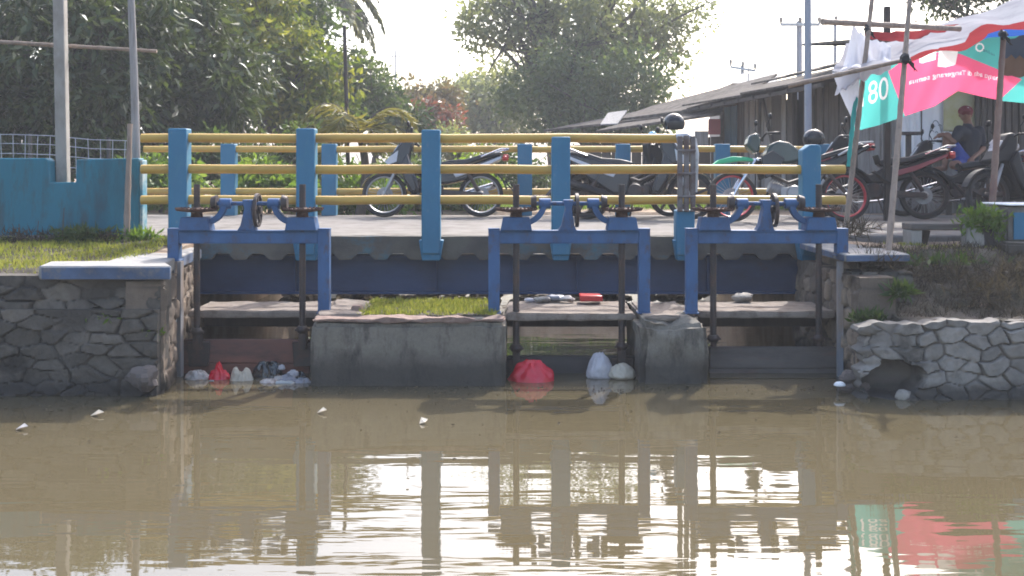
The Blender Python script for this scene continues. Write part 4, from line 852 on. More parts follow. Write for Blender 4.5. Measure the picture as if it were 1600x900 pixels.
        b = MB(); b.prism([(.44,.80),(.53,.90),(.50,1.02),(.40,1.06),(.36,.96),(.38,.82)], 'y', -.10, .10); b.build('headlight_mask', body, root, bev=.03)
        b = MB(); arcstrip(b, (xr_, r), r+.05, r+.062, 20, 150, .13); b.bar((xr_-.35,0,r+.30), (xr_-.56,0,r+.14), .11, .012); b.build('rear_fender', black, root)
        b = MB(); b.ring((-.02,-.14,.33), (0,1,0), [(.02,-.01),(.075,-.008),(.085,.012),(.02,.012)], 20); b.build('clutch_cover', chrome, root)
        b = MB(); b.tube([(-.55,-.13,.78),(-.82,-.14,.93),(-1.0,-.05,.95),(-1.0,.05,.95),(-.82,.14,.93),(-.55,.13,.78)], .012, 8); b.build('grab_rail', silverpl, root)
    xt = -.90 if style != 'trail' else -.97; zt = .77 if style != 'trail' else .90
    b = MB(); b.box(xt-.05, xt+.02, -.07, .07, zt-.05, zt+.03); b.build('tail_light', redpl, root, bev=.012)
    for s in (-1, 1): b = MB(); b.tube([(xt+.03,.06*s,zt-.02),(xt,.13*s,zt-.02)], .006, 6); b.ell((xt, .15*s, zt-.02), (.03,.025,.022), 10, 6); b.build('turn_signal', redpl if style == 'moped' else black, root)
    b = MB(); b.obox((xt-.09, 0, zt-.16), (.006,.18,.11), Matrix.Rotation(.3, 3, 'Y')); b.build('number_plate', black, root)
    root.location = loc; root.rotation_euler = (R(lean), 0, R(face)); root.scale = (sc,)*3
    return root
ZR = 1.032
motorcycle('motorcycle', 'black underbone motorcycle with a silver side stripe parked alone at the far railing', (PX(678, 14.35), 14.35, ZR), 181, 'moped', blackpaint, silverpl, alum, 5, .99)
motorcycle('scooter', 'black scooter facing right with a helmet on its mirror, behind the bent steel rail end', (PX(996, 13.7), 13.7, ZR), -12, 'scooter', blackpaint, silverpl, darkiron, -5, 1.0)
motorcycle('scooter', 'dark scooter half hidden between the helmeted scooter and the far railing', (PX(975, 14.45), 14.45, ZR), 14, 'scooter', black, black, darkiron, 5, .97)
motorcycle('motorcycle', 'trail motorcycle with red rims and a green front fender near the end of the railing', (PX(1236, 13.1), 13.1, ZR), 183, 'trail', darkgreen, blackpaint, redrim, 5, .97, fender=greenpl)
motorcycle('motorcycle', 'black motorcycle with a dull red side stripe parked behind the two bamboo poles', (PX(1362, 13.9), 13.9, ZR), 168, 'moped', black, pinkred, darkiron, 5, 1.02)
motorcycle('scooter', 'dark scooter in the shade in front of the seated man, white bag on it', (PX(1618, 13.3), 13.3, ZR), 196, 'scooter', black, black, darkiron, 5, 1.02)
motorcycle('motorcycle', 'black motorcycle in the deepest shade between the seated man and the red striped motorcycle', (PX(1490, 14.5), 14.5, ZR), 172, 'moped', black, black, darkiron, 5, .97)
def helmet(c, s, rot, label):
    root = empty('helmet', c, label, 'helmet'); b = MB(); M = Matrix.Rotation(R(rot), 3, 'Z'); c = Vector(c)
    prof = []
    n, m = 20, 9; vs = []; 
    for i in range(m+1):
        t = R(90 - i*125/m)
        for j in range(n): a = 2*math.pi*j/n; vs.append(c + M @ Vector((s*1.12*math.cos(t)*math.cos(a), s*.95*math.cos(t)*math.sin(a), s*math.sin(t))))
    b.add(vs, [(i*n+j, i*n+(j+1)%n, (i+1)*n+(j+1)%n, (i+1)*n+j) for i in range(m) for j in range(n)]); b.build('shell', blackpaint, root, smooth=60)
    v = MB(); vs = []
    for i in range(5):
        t = R(12-i*11)
        for j in range(11): a = R(-70+14*j); vs.append(c + M @ Vector((s*1.16*math.cos(t)*math.cos(a), s*.99*math.cos(t)*math.sin(a), s*1.02*math.sin(t))))
    v.add(vs, [(i*11+j, i*11+j+1, (i+1)*11+j+1, (i+1)*11+j) for i in range(4) for j in range(10)]); v.build('visor', seatm, root, smooth=60)
helmet(at(1053, 193, 13.65), .125, -60, 'black helmet hung on the mirror of the scooter behind the bent rail end')
helmet(at(1272, 217, 13.35), .115, 150, 'black helmet resting on the seat of the trail motorcycle')
b = MB(); b.ell(at(1019, 210, 13.7), (.05, .04, .035), 12, 8); crumple(b, .3, 18, 2); tag(b.build('plastic_cup', mat('light_blue_plastic', (.25,.55,.75), .4), smooth=30), 'small light blue plastic cup on the scooter handlebar', 'cup')

# ------------------------------------------------------------------ seated man
def remeshed(name, parts, mt, parent, vox=.016, sm=6):
    b = MB()
    for p in parts:
        pts = [Vector(q) for q in p[0]]; rs_ = p[1]
        b.tube(pts, rs_, 12)
        for q, r_ in ((pts[0], rs_[0]), (pts[-1], rs_[-1])): b.ell(q, (r_, r_, r_), 12, 8)
    o = b.build(name, mt, parent, smooth=0); m = o.modifiers.new('r', 'REMESH'); m.mode = 'VOXEL'; m.voxel_size = vox; m.use_smooth_shade = True
    s = o.modifiers.new('s', 'SMOOTH'); s.iterations = sm; s.factor = .5; return o
Dm = 15.9; seat_z = PZ(269, Dm)
pr = empty('person', (PX(1512, Dm), Dm, seat_z), 'man in maroon cap and blue shorts sitting on a bench, one knee raised', 'person')
def m(px, py, dy=0): return at(px, py, Dm+dy)
hip = m(1511, 254); che = m(1515, 215); nek = m(1512, 192, -.03); hd = m(1509, 178, -.05)
knee = m(1480, 213, -.2); foot = m(1476, 263, -.22); hipL = m(1505, 255, -.10); hipR = m(1517, 256, .10)
kneeR = m(1490, 258, -.42); footR = m(1516, 264, -.42)
shL = m(1499, 204, -.16); shR = m(1530, 205, .1); elL = m(1490, 221, -.26); haL = m(1474, 210, -.24)
elR = m(1536, 232, .02); haR = m(1519, 248, -.22)
body = [([hip, (hip+che)/2, che], [.135,.125,.14]), ([che, nek], [.12,.06]), ([nek, hd], [.055,.06]), ([hd+Vector((-.005,-.005,.02)), hd+Vector((-.012,-.012,-.035))], [.088,.07]),
        ([hd+Vector((-.03,-.085,-.005)), hd+Vector((-.035,-.10,-.02))], [.014,.018]), ([hd+Vector((.085,0,-.01)), hd+Vector((.088,0,-.03))], [.018,.014]), ([hd+Vector((-.088,0,-.01)), hd+Vector((-.09,0,-.03))], [.018,.014]),
        ([hipL, knee], [.09,.062]), ([knee, knee.lerp(foot,.35), foot], [.06,.055,.036]), ([foot, foot+Vector((-.17,-.06,-.015))], [.042,.032]),
        ([hipR, kneeR], [.09,.062]), ([kneeR, kneeR.lerp(footR,.4), footR], [.06,.055,.036]), ([footR, footR+Vector((.12,-.05,-.0))], [.042,.03]),
        ([che, shL], [.10,.065]), ([shL, elL], [.055,.042]), ([elL, haL], [.042,.026]), ([che, shR], [.10,.065]), ([shR, elR], [.055,.042]), ([elR, haR], [.042,.026])]
for h, d in ((haL, Vector((-.9,-.2,-.25))), (haR, Vector((-.6,-.5,-.4)))):
    d.normalize(); s_ = d.cross(Vector((0,0,1))).normalized(); body.append(([h, h+d*.07], [.03,.034]))
    for k, ln in enumerate((.065,.08,.075,.055)): o_ = s_*(k-1.5)*.021; body.append(([h+d*.08+o_, h+d*(.08+ln*.6)+o_+Vector((0,0,-.006)), h+d*(.08+ln)+o_+Vector((0,0,-.025))], [.0105,.010,.009]))
    body.append(([h+d*.02-s_*.03, h+d*.06-s_*.055+Vector((0,0,-.01))], [.012,.010]))
remeshed('person_body', body, skin, pr, .011, 3)
remeshed('shirt', [([hip+Vector((0,0,.03)), (hip+che)/2, che], [.155,.148,.16]), ([che, nek-Vector((0,0,.05))], [.135,.075]), ([che, shL], [.115,.08]), ([shL, shL.lerp(elL,.75)], [.075,.068]), ([che, shR], [.115,.08]), ([shR, shR.lerp(elR,.75)], [.075,.068])], shirtm, pr)
remeshed('shorts', [([hip-Vector((0,0,.03)), hip+Vector((0,0,.05))], [.155,.15]), ([hipL, hipL.lerp(knee,.62)], [.115,.095]), ([hipR, hipR.lerp(kneeR,.7)], [.115,.095])], shortm, pr)
b = MB(); b.ell(hd+Vector((0,.005,.035)), (.10,.105,.085), 18, 10); b.tube([hd+Vector((-.02,-.05,.035)), hd+Vector((-.05,-.17,.02))], [.075,.055], 12)
b.v = [(x, y, z) if y > hd.y-.09 else (x, y, hd.z+.03+(z-hd.z-.03)*.18) for x, y, z in b.v]; co = b.build('cap', capm, pr, smooth=50)
b = MB(); b.ell(hd+Vector((-.01,-.098,.065)), (.03,.012,.022), 10, 6); b.build('badge', white, co)
# bench he sits on, and a small wooden stand beside the cloths
bt = empty('bamboo_bench', (PX(1500, 16), 16, .98), 'wide wooden bench in front of the posters with the man sitting on it', 'bench')
b = MB(); zt = seat_z-.03
for k in range(5): b.box(PX(1425, 16), PX(1568, 16), 15.55+k*.17, 15.55+k*.17+.155, zt-.04, zt)
b.build('seat', palewood, bt, bev=.006)
for px in (1428, 1495, 1564):
    for yy in (15.6, 16.3): b = MB(); b.box(PX(px, 16)-.035, PX(px, 16)+.035, yy-.035, yy+.035, .95, zt-.042); b.build('leg', wood, bt)
b = MB(); b.box(PX(1425, 16), PX(1568, 16), 15.56, 15.6, zt-.34, zt-.26); b.build('stretcher', wood, bt)
tb = empty('wooden_stand', (PX(1421, 15.2), 15.2, .98), 'small T shaped wooden stand in front of the hanging white cloth', 'stand')
b = MB(); b.box(PX(1403, 15.2), PX(1437, 15.2), 15.1, 15.3, PZ(211, 15.2), PZ(206, 15.2)); b.build('top_board', wood, tb, bev=.005)
b = MB(); b.box(PX(1416, 15.2), PX(1423, 15.2), 15.17, 15.23, .98, PZ(211, 15.2)); b.build('post', wood, tb)
b = MB(); b.box(PX(1405, 15.2), PX(1434, 15.2), 15.12, 15.28, .97, 1.03); b.build('foot', wood, tb)
b = MB(); b.box(PX(1548, 13.15), PX(1572, 13.15), 13.0, 13.3, PZ(236, 13.1), PZ(213, 13.1)); crumple(b, .1, 4, 2)
wb = MB(); wb.ell(at(1566, 227, 13.3), (.14,.10,.075), 18, 12); crumple(wb, .5, 9, 5); tag(wb.build('plastic_bag', bagwhite, smooth=25), 'crumpled white plastic bag lying on the shaded scooter', 'bag')

# ------------------------------------------------------------------ right bank things: bench, plant, painted block
D = 9.95
cbn = empty('concrete_bench', (PX(1470, D), D, .93), 'weathered low bench with a plank top on the dirt bank beside the potted plant', 'bench')
b = MB(); b.box(PX(1417, D), PX(1518, D), D-.12, D+.14, PZ(359, D), PZ(348, D)); b.build('seat', mat('bench_board', (.15,.128,.11), .85, .3, 5, (.08,.07,.062), .45, 5, .15, .004, 50, st=(.6,4,4)), cbn, bev=.012)
b = MB(); b.prism([(PX(1418, D), PZ(392, D)), (PX(1434, D), PZ(392, D)), (PX(1434, D), PZ(359, D)), (PX(1417, D), PZ(359, D))], 'y', D-.11, D+.12); b.build('leg', concpole, cbn, bev=.012)
b = MB(); b.bar((PX(1440, D+.1), D+.1, PZ(391, D)), (PX(1448, D+.1), D+.1, PZ(360, D)), .055, .06); b.build('leg', darkwood, cbn, bev=.006)
b = MB(); b.box(PX(1514, D), PX(1521, D), D-.08, D+.10, PZ(392, D), PZ(359, D)); b.build('leg', concpole, cbn, bev=.01)
pl = empty('potted_plant', (PX(1528, 9.8), 9.8, .93), 'yellow green bushy plant growing from a pair of broken concrete stumps', 'plant')
for px, w_ in ((1519, .075), (1538, .06)): rough_block('planter', concpole if px == 1519 else darkwood, pl, PX(px, 9.8)-w_, PX(px, 9.8)+w_, 9.72, 9.88, PZ(394, 9.8), PZ(352, 9.8), .01, px, .03, .01)
def tuft(name, parent, mt, c, n, spread, hgt, L, Wd, up=.6, **kw):
    c = np.array(c); pos = c + rng.normal(size=(n, 3))*np.array([spread, spread*.6, 0]) + np.array([0,0,1])*(rng.random((n,1))**1.0)*hgt
    d = rng.normal(size=(n, 3))*.7 + np.array([0,0,up]); return leaf_mesh(name, pos, d, L*rng.uniform(.6,1.3,n), Wd*rng.uniform(.7,1.2,n), mt, parent)
tuft('foliage', pl, Lbush, at(1533, 362, 9.75), 420, .085, .20, .075, .022, .3)
tuft('foliage', pl, Lbush, at(1556, 372, 9.75), 160, .03, .20, .07, .02, .2)
pb = empty('painted_block', (PX(1585, 9.9), 9.9, .95), 'big concrete block with white top and peeling blue side on a dark slab', 'block')
rough_block('block_body', mat('peeling_block', (.20,.19,.17), .85, .25, 5, (.10,.075,.06), .45, 6, .12, .004, 50), pb, PX(1560, 9.9), PX(1640, 9.9), 9.75, 10.3, PZ(376, 9.9), PZ(322, 9.9), .01, 61, .05, .02)
b = MB(); b.box(PX(1583, 9.74), PX(1640, 9.74), 9.722, 9.738, PZ(374, 9.74), PZ(332, 9.74)); b.build('blue_side', teal, pb)
b = MB(); b.prism([(PX(1562, 9.9), PZ(320.5, 9.9)), (PX(1640, 9.9), PZ(320.5, 9.9)), (PX(1640, 9.9), PZ(318, 9.9)), (PX(1562, 9.9), PZ(318, 9.9))], 'y', 9.72, 10.32); b.build('white_top', white, pb, bev=.005)
rough_block('base_slab', mat('dark_slab', (.07,.06,.05), .9, .3, 6), pb, PX(1546, 9.8), PX(1650, 9.8), 9.45, 10.3, PZ(402, 9.6), PZ(377, 9.8), .015, 62, .05, .02)
# weeds and dead brush on the banks: each clump its own plant
def weed(name, mt, c, n, spread, hgt, L, Wd, label, group, cat='weed', up=.6):
    tag(tuft(name, None, mt, c, int(n*1.4), spread*.85, hgt, L*1.25, Wd, up), label, cat, group)
for i, (px, py, D_, n_, s_, h_, mt_, lab) in enumerate([
    (1408,462,8.5,90,.05,.04,Lmid,'bright green weed growing halfway up the right dirt slope'),
    (1358,505,8.45,110,.06,.03,Lmid,'green weed clinging to the top of the broken right wall end'),
    (1475,352+60,9.3,110,.24,.02,Lmid,'low green grass tuft at the foot of the weathered bench'),
    (1590,445,8.9,260,.16,.14,Ldry,'dead brown brush on the right dirt slope below the painted block'),
    (1480,440,9.0,220,.22,.07,Ldry,'thin dry brush in the middle of the right dirt slope'),
    (1545,470,8.6,240,.18,.10,Ldry,'dry brush just above the pale stone wall'),
    (1370,425,8.9,160,.10,.08,Ldry,'dry weeds behind the blue capped right abutment'),
    (1330,372,9.9,140,.10,.10,Ldry,'dry weeds at the foot of the leaning teal tied pole')]):
    weed('weed', mt_, at(px, py, D_), n_, s_, h_, .12 if mt_ is Ldry else .085, .009 if mt_ is Ldry else .026, lab, 'weeds on the banks')
for i, (px, n_, h_, mt_, lab) in enumerate([(125,520,.16,Lmid,'dark green leafy weed against the foot of the teal wall'), (215,300,.14,Lbush,'green weed at the lit end of the teal wall'), (30,240,.14,Ldry,'dry grey weed at the left foot of the teal wall'), (165,220,.12,Ldry,'pale dry weed beside the bamboo stake'), (75,160,.13,Ldry,'thin dry weed below the notch of the teal wall')]):
    weed('weed', mt_, at(px, 388, 10.25), n_, .09 if i else .13, h_, .07, .022 if mt_ is not Ldry else .009, lab, 'weeds along the teal wall')
for px, py in ((100,325),(60,345),(30,350)):
    b = MB(); q = at(px, py, 10.15); b.tube([(q.x-.02, 10.15, .95), (q.x-.01, 10.15, (q.z+.95)/2), q], .003, 5); tag(b.build('seed_stalk', Ldry), {100:'tallest pale seed stalk in front of the teal wall',60:'seed stalk in front of the teal wall, middle one by height',30:'shortest seed stalk in front of the teal wall'}[px], 'weed', 'seed stalks at the teal wall')
for px, py, lab in ((165,497,'small green weed in the crack of the left stone wall'),(240,522,'small green weed at the corner of the left stone wall')):
    weed('weed', Lbush, at(px, py, 8.3), 60, .05, .02, .05, .02, lab, 'weeds on the stone wall', up=.1)
def grass(name, n, fx, fy, fz, L, Wd, label=None, mt=Lgrass, up=1.2):
    X_ = fx(n); Y_ = fy(n); Z_ = np.array([fz(x, y) for x, y in zip(X_, Y_)]); pos = np.stack([X_, Y_, Z_], 1)
    d = rng.normal(size=(n, 3))*.5 + np.array([0,0,up]); tag(leaf_mesh(name, pos, d, L*rng.uniform(.5,1.3,n), Wd, mt), kind='stuff')
U_ = lambda a, c: (lambda n: rng.uniform(a, c, n))
grass('grass', 14000, U_(-6.2, -3.0), lambda n: 8.46+1.94*rng.random(n)**.9, lambda x, y: (gz(x, y) - .09*max(0, noise.noise(Vector((x*2.2, y*3.0, 7))) - .05) if (y > 8.72 or x < PX(66, 8.3)) else -5.0), .055, .008)
grass('dry_grass', 1800, U_(-6.2, -3.0), lambda n: 8.5+1.9*rng.random(n), lambda x, y: (gz(x, y) if (y > 8.72 or x < PX(66, 8.3)) else -5.0), .06, .006, mt=Ldry, up=.7)
grass('grass', 5200, lambda n: rng.uniform(x0+.33, x1-.08, n), U_(8.80, 9.75), lambda x, y: .50, .05, .007)
grass('grass', 2500, U_(3.3, 5.5), U_(9.2, 10.2), gz, .035, .007)
grass('grass', 9000, U_(-7, 5), lambda n: 18.0+2.6*rng.random(n)**1.4, gz, .16, .016, mt=Lbush)
grass('dry_grass', 16000, U_(2.9, 5.6), U_(8.4, 9.6), gz, .09, .006, mt=Ldry, up=.45)
# rubble and litter under and behind the bridge
rb = MB(); rs = random.Random(3)
for k in range(240):
    x = rs.uniform(-2.7, 2.6); y = rs.uniform(9.9, 10.2) if k % 3 else rs.uniform(15.5, 16.5); s = rs.uniform(.02,.07)
rs = random.Random(5)
for k in range(260):
    x = rs.uniform(-2.75, 2.55); y = rs.gauss(14.0, .5); z = .02+.12*rs.random()*max(0, 1-abs(y-14.2)); s = rs.uniform(.03,.09)
    t = MB(); t.ell((x, y, z), (s*rs.uniform(.8,1.6), s, s*rs.uniform(.4,.8)), 6, 4); crumple(t, .5, 9, k); rb.add(t.v, t.f)
tag(rb.build('rubble', rubble, smooth=20), kind='stuff')
b = MB(); b.box(PX(905, 9.75), PX(940, 9.75), 9.6, 9.8, PZ(468, 9.75), PZ(459, 9.75)); crumple(b, .3, 9, 4)
tag(b.build('plastic_scrap', redpl, smooth=20, bev=.01), 'flat red plastic scrap lying on the walkway under the bridge', 'litter')
for (px, py, D_, s, mt_, lab) in ((845,465,9.7,.05,rubble,'grey rubble lump on the walkway left of the red scrap'),(868,463,9.75,.06,baggrey,'grey litter heap on the walkway beside the red scrap'),(888,464,9.7,.045,bagdirty,'dirty white litter on the walkway touching the red scrap'),(1160,462,9.75,.07,rubble,'long rubble lump on the right walkway'),(830,466,9.8,.035,bagwhite,'tiny white litter on the walkway by the left spindle')):
    b = MB(); b.ell(at(px, py+3, D_), (s*1.5, s, s*.55), 10, 7); crumple(b, .6, 16, px); tag(b.build('litter', mt_, smooth=25), lab, 'litter', 'litter on the walkway')

# ------------------------------------------------------------------ litter in the water
def bag(name, mt, px, py, wpx, hpx, D, seed, label, ears=0, cat='bag', lx=0, flat=1, amp=.35, knot_=None):
    s = D/F; b = bmesh.new(); bmesh.ops.create_icosphere(b, subdivisions=5, radius=1)
    c = Vector((PX(px, D), D, PZ(py, D))); rx, rz = wpx*s/2, hpx*s
    for v in b.verts:
        p = v.co.copy(); o3 = Vector((seed*3.1, seed*1.7, 0)); nz_ = lambda q_, f: 1-2*abs(noise.noise(q_*f + o3*f))
        K = Vector(((lx if ears < 2 else 0)*1.0, -.25, 1.0)).normalized(); cth = max(-1, min(1, p.dot(K))); pol = math.acos(cth)                # pleats gather towards a knot
        ua = K.cross(Vector((0, 1, .3))).normalized(); ub = K.cross(ua); phi = math.atan2(p.dot(ub), p.dot(ua))
        pl_ = math.sin(phi*9 + 3*noise.noise(p*1.2+o3)*2 + seed)*math.exp(-pol*1.1)
        k = 1 + amp*(.30*pl_ + .34*nz_(p, 1.15) + .17*nz_(p + Vector((.3*nz_(p, 2), 0, 0)), 2.4) + .05*nz_(p, 5.5)) - amp*.2
        q = p*k
        if ears:
            for ex in ((-.55,), (.5,)) if ears > 1 else ((lx,),):
                g = max(0, 1-((p.x-ex[0])**2*7 + (p.y)**2*3)); q.z += .65*g*max(0, p.z)
        v.co = Vector((c.x + q.x*rx + lx*q.z*rx*.2, c.y + q.y*rx*.7, c.z + (q.z*rz*.72 if q.z > 0 else q.z*rz*.25)))
    me = bpy.data.meshes.new(name); b.to_mesh(me); b.free()
    o = finish(name, me, mt, None, 60); tag(o, label, cat); return o
bag('plastic_bag', bagred, 831, 601, 72, 50, 8.85, 3, 'big bright red plastic bag floating beside the wide pier', amp=.30)
bag('plastic_bag', bagwhite, 937, 586, 40, 46, 8.95, 8, 'upright clear white plastic bag floating under the middle gate', amp=.25)
bag('plastic_bag', bagcream, 972, 587, 40, 26, 8.9, 11, 'pale bag with a tied end floating against the narrow pier', lx=-.3, amp=.25)
bag('plastic_bag', bagdirty, 309, 596, 38, 24, 8.9, 15, 'dirty white plastic bag nearest the left wall in the gate litter', amp=.4)
bag('plastic_bag', bagred, 342, 594, 34, 22, 8.9, 21, 'small red plastic bag with a pointed knot in the left gate litter', ears=1, amp=.5)
bag('plastic_bag', bagcream, 377, 597, 36, 22, 8.85, 27, 'cream plastic bag with two tied ears in the left gate litter', ears=2, amp=.35)
bag('plastic_bag', bagblack, 420, 590, 46, 34, 9.0, 31, 'shiny black plastic bag half sunk against the left gate plate', amp=.5)
bag('food_box', bagdirty, 421, 602, 32, 14, 8.75, 35, 'soggy pale food box in front of the black bag', cat='litter', amp=.3)
bag('plastic_bag', baggrey, 450, 600, 30, 20, 8.8, 39, 'grey plastic bag between the black bag and the wide pier', amp=.5)
bag('plastic_scrap', bagwhite, 458, 586, 18, 10, 8.85, 43, 'small white plastic scrap on top of the grey bag', cat='litter', amp=.5)
bag('plastic_scrap', baggrey, 473, 603, 30, 16, 8.75, 47, 'flat grey scrap leaning on the left side of the wide pier', cat='litter', amp=.5)
bag('plastic_scrap', bagwhite, 440, 576, 10, 8, 8.95, 49, 'tiny white scrap stuck on the black bag', cat='litter', amp=.5)
bag('floating_can', white, 1312, 602, 18, 8, 8.3, 51, 'small white container floating by the right abutment corner', cat='litter', amp=.2)
for k, (px, py, w_, a, lab) in enumerate(((152,650,24,.3,'pale floating leaf near the left wall, second from the left edge'),(34,672,22,.1,'pale floating leaf closest to the left edge of the water'),(503,646,18,0,'thin pale floating leaf in front of the wide pier'),(662,662,22,.8,'folded pale floating leaf out in open water, farthest right'))):
    D_ = CH*F/(py-CY); s = D_/F; c = Vector((PX(px, D_), D_, .006)); d = Vector((math.cos(a), math.sin(a)*.7, .0)); w2 = w_*s*.42; n_ = Vector((-d.y, d.x, 0)).normalized()
    b = MB(); b.add([c-d*w2, c-d*w2*.2-n_*.03+Vector((0,0,.012)), c+d*w2+Vector((0,0,.02)), c+d*w2*.1+n_*.035+Vector((0,0,.03)), c-d*w2+Vector((0,0,-.004)), c-d*w2*.2-n_*.03+Vector((0,0,.008)), c+d*w2+Vector((0,0,.016)), c+d*w2*.1+n_*.035+Vector((0,0,.026))], [(0,1,2,3),(7,6,5,4),(0,4,5,1),(1,5,6,2),(2,6,7,3),(3,7,4,0)])
    tag(b.build('floating_leaf', bagcream if k != 1 else bagdirty, smooth=0), lab, 'leaf', 'leaves floating on the water')

for (px, py, w_, h_, D_, mt_, sd_, lab) in ((398,601,16,10,8.85,bagblack,61,'little black scrap between the cream bag and the black bag'),(436,597,18,12,8.8,bagdirty,63,'dirty pale scrap in front of the black bag, touching the grey bag'),(330,600,14,7,8.8,baggrey,65,'grey scrap at the waterline in front of the small red bag'),(467,594,22,16,8.9,bagblack,67,'dark wet scrap against the left side of the wide pier'),(296,601,16,8,8.85,bagblack,69,'dark scrap at the foot of the left gate guide')):
    bag('plastic_scrap', mt_, px, py, w_, h_, D_, sd_, lab, cat='litter', amp=.6)
bo = empty('plastic_bottle', at(488-40, 604, 8.72), 'clear plastic bottle lying on its side in the left gate litter', 'bottle'); b = MB(); c = at(446, 603, 8.72)
b.tube([c+Vector((x_, .02*x_, .012)) for x_ in (-.075,-.07,-.03,0,.03,.05,.065,.085)], [.016,.028,.03,.026,.03,.028,.014,.012], 12); b.build('bottle_body', mat('clear_plastic', (.55,.60,.62), .12, .05, spec=.8, trans=.5), bo)
b = MB(); b.tube([c+Vector((x_, .02*x_, .012)) for x_ in (.085,.105)], [.015,.015], 10); b.build('cap', tarpb, bo)
n = 420; X_ = rng.uniform(-2.5, 2.6, n); Y_ = 8.58 - np.abs(rng.normal(size=n))*.16; X2 = rng.uniform(-6, 5, n); Y2 = 8.1 - np.abs(rng.normal(size=n))*.7
P_ = np.stack([np.concatenate([X_, X2[:160]]), np.concatenate([Y_, Y2[:160]]), np.full(n+160, .004)], 1); d_ = rng.normal(size=(n+160, 3))*np.array([1,1,.12])
tag(leaf_mesh('floating_debris', P_, d_, rng.uniform(.008,.035,n+160), rng.uniform(.005,.014,n+160), Ldry, None, .05, .05), kind='stuff')

# ------------------------------------------------------------------ trees
def tree(name, label, base, lobes, ncl, nlf, clr, L, Wd, mt, trunk_r=.12, limbs=14, droop=.3, group=None, cat='tree', bare=0, seed=1, shell=.55, hub=.42):
    r = np.random.default_rng(seed); base = Vector(base); root = empty(name, base, label, cat, group)
    vol = np.array([l[3]*l[4]*l[5] for l in lobes]); pick = r.choice(len(lobes), ncl, p=vol**.7/np.sum(vol**.7)); lb = np.array(lobes)[pick]
    d = r.normal(size=(ncl, 3)); d /= np.linalg.norm(d, axis=1, keepdims=True); rad = shell + (1-shell)*r.random((ncl, 1)); rad *= 1+.12*r.normal(size=(ncl,1))
    C = lb[:, :3] + d*rad*lb[:, 3:6]; C[:, 2] = np.maximum(C[:, 2], base.z+.15)
    ctr = np.mean(np.array(lobes)[:, :3], axis=0); zmin = min(l[2]-l[5] for l in lobes)
    # trunk and limbs
    tr = MB(); fork = Vector((base.x + .3*(ctr[0]-base.x), base.y+.3*(ctr[1]-base.y), base.z + max(.3, (ctr[2]-base.z)*hub)))
    tr.tube([base-Vector((0,0,.1)), base.lerp(fork,.35)+Vector((.06*trunk_r/.12,0,0)), base.lerp(fork,.7)-Vector((.05,0,0)), fork], [trunk_r*1.25, trunk_r, trunk_r*.9, trunk_r*.8], 10)
    sel = r.choice(ncl, min(limbs, ncl), replace=False)
    for k in sel:
        e = Vector(C[k]); mid = fork.lerp(e, .5) + Vector((r.normal()*.1, r.normal()*.1, (e-fork).length*.12)); q = fork.lerp(mid, .5)+Vector((0,0,.05))
        rr0 = trunk_r*r.uniform(.28,.55); tr.tube([fork, q, mid, mid.lerp(e,.55)+Vector((r.normal()*.06,0,.03)), e], [rr0, rr0*.8, rr0*.55, rr0*.35, .012], 6)
        for _ in range(2):
            e2 = e + Vector(r.normal(size=3)*clr*1.3); tr.tube([mid.lerp(e, .4), mid.lerp(e,.4).lerp(e2,.5)+Vector((0,0,.04)), e2], [rr0*.35, rr0*.22, .008], 5)
    tr.build('trunk', bark, root)
    w = r.uniform(.5, 1.5, ncl); w /= w.sum(); ids = r.choice(ncl, nlf, p=w); cs = clr*r.uniform(.6, 1.35, ncl)
    off = r.normal(size=(nlf, 3)); off *= (r.random((nlf,1))**.5)/np.linalg.norm(off, axis=1, keepdims=True)*1.25
    pos = C[ids] + off*cs[ids][:, None]*np.array([1.15,1.15,.8]); pos[:, 2] = np.maximum(pos[:, 2], base.z+.03)
    ld = off*.8 + r.normal(size=(nlf,3))*.6 + np.array([0,0,-droop]); sz = r.uniform(.65,1.3,ncl)[ids]; hh_ = np.clip(.5+(C[:,2]-C[:,2].mean())/(4*C[:,2].std()+1e-6), 0, 1); tn = np.clip(.25*hh_+.85*r.random(ncl), 0, 1)[ids]; leaf_mesh('crown', pos, ld, L*sz*r.uniform(.6,1.3,nlf), Wd*sz*r.uniform(.7,1.25,nlf), mt, root, tone=tn)
    return root
def lob(px, py, D, rxpx, rzpx, ry): s = D/F; p = at(px, py, D); return (p.x, p.y, p.z, rxpx*s, ry, rzpx*s)
def gbase(px, D): return (PX(px, D), D, .96)
D = 18.5; tree('mango_tree', 'dark dense mango tree filling the upper left behind the poles', gbase(80, D), [lob(60,90,D,170,120,1.6), lob(-80,110,D,160,130,1.6), lob(170,120,D,120,110,1.4), lob(40,190,D,190,60,1.2), lob(120,10,D,150,60,1.4)], 330, 26000, .36, .21, .062, Lmango, .2, 26, .5, seed=2)
D = 20.5; tree('mango_tree', 'rounded dark mango tree right of the leaning wooden pole', gbase(300, D), [lob(270,60,D,120,110,1.5), lob(310,140,D,100,80,1.3), lob(255,190,D,120,50,1.2), lob(230,20,D,100,60,1.3)], 220, 17000, .36, .21, .062, Lmango, .18, 20, .5, seed=3)
D = 24; tree('tree', 'yellow green leafy tree between the mango trees and the palm', gbase(440, D), [lob(420,60,D,80,80,1.2), lob(465,120,D,75,75,1.2), lob(400,150,D,80,60,1.2), lob(370,10,D,60,60,1.1), lob(490,180,D,55,50,1.0)], 170, 14000, .34, .19, .075, Llight, .14, 18, .3, seed=4, shell=.4)
D = 26; tree('tree', 'tall grey green tree rising behind the yellow green tree', gbase(360, D), [lob(380,0,D,100,70,1.4), lob(470,40,D,50,70,1.0), lob(300,-30,D,110,50,1.4)], 150, 9000, .42, .2, .08, Lmid, .16, 18, .3, seed=14)
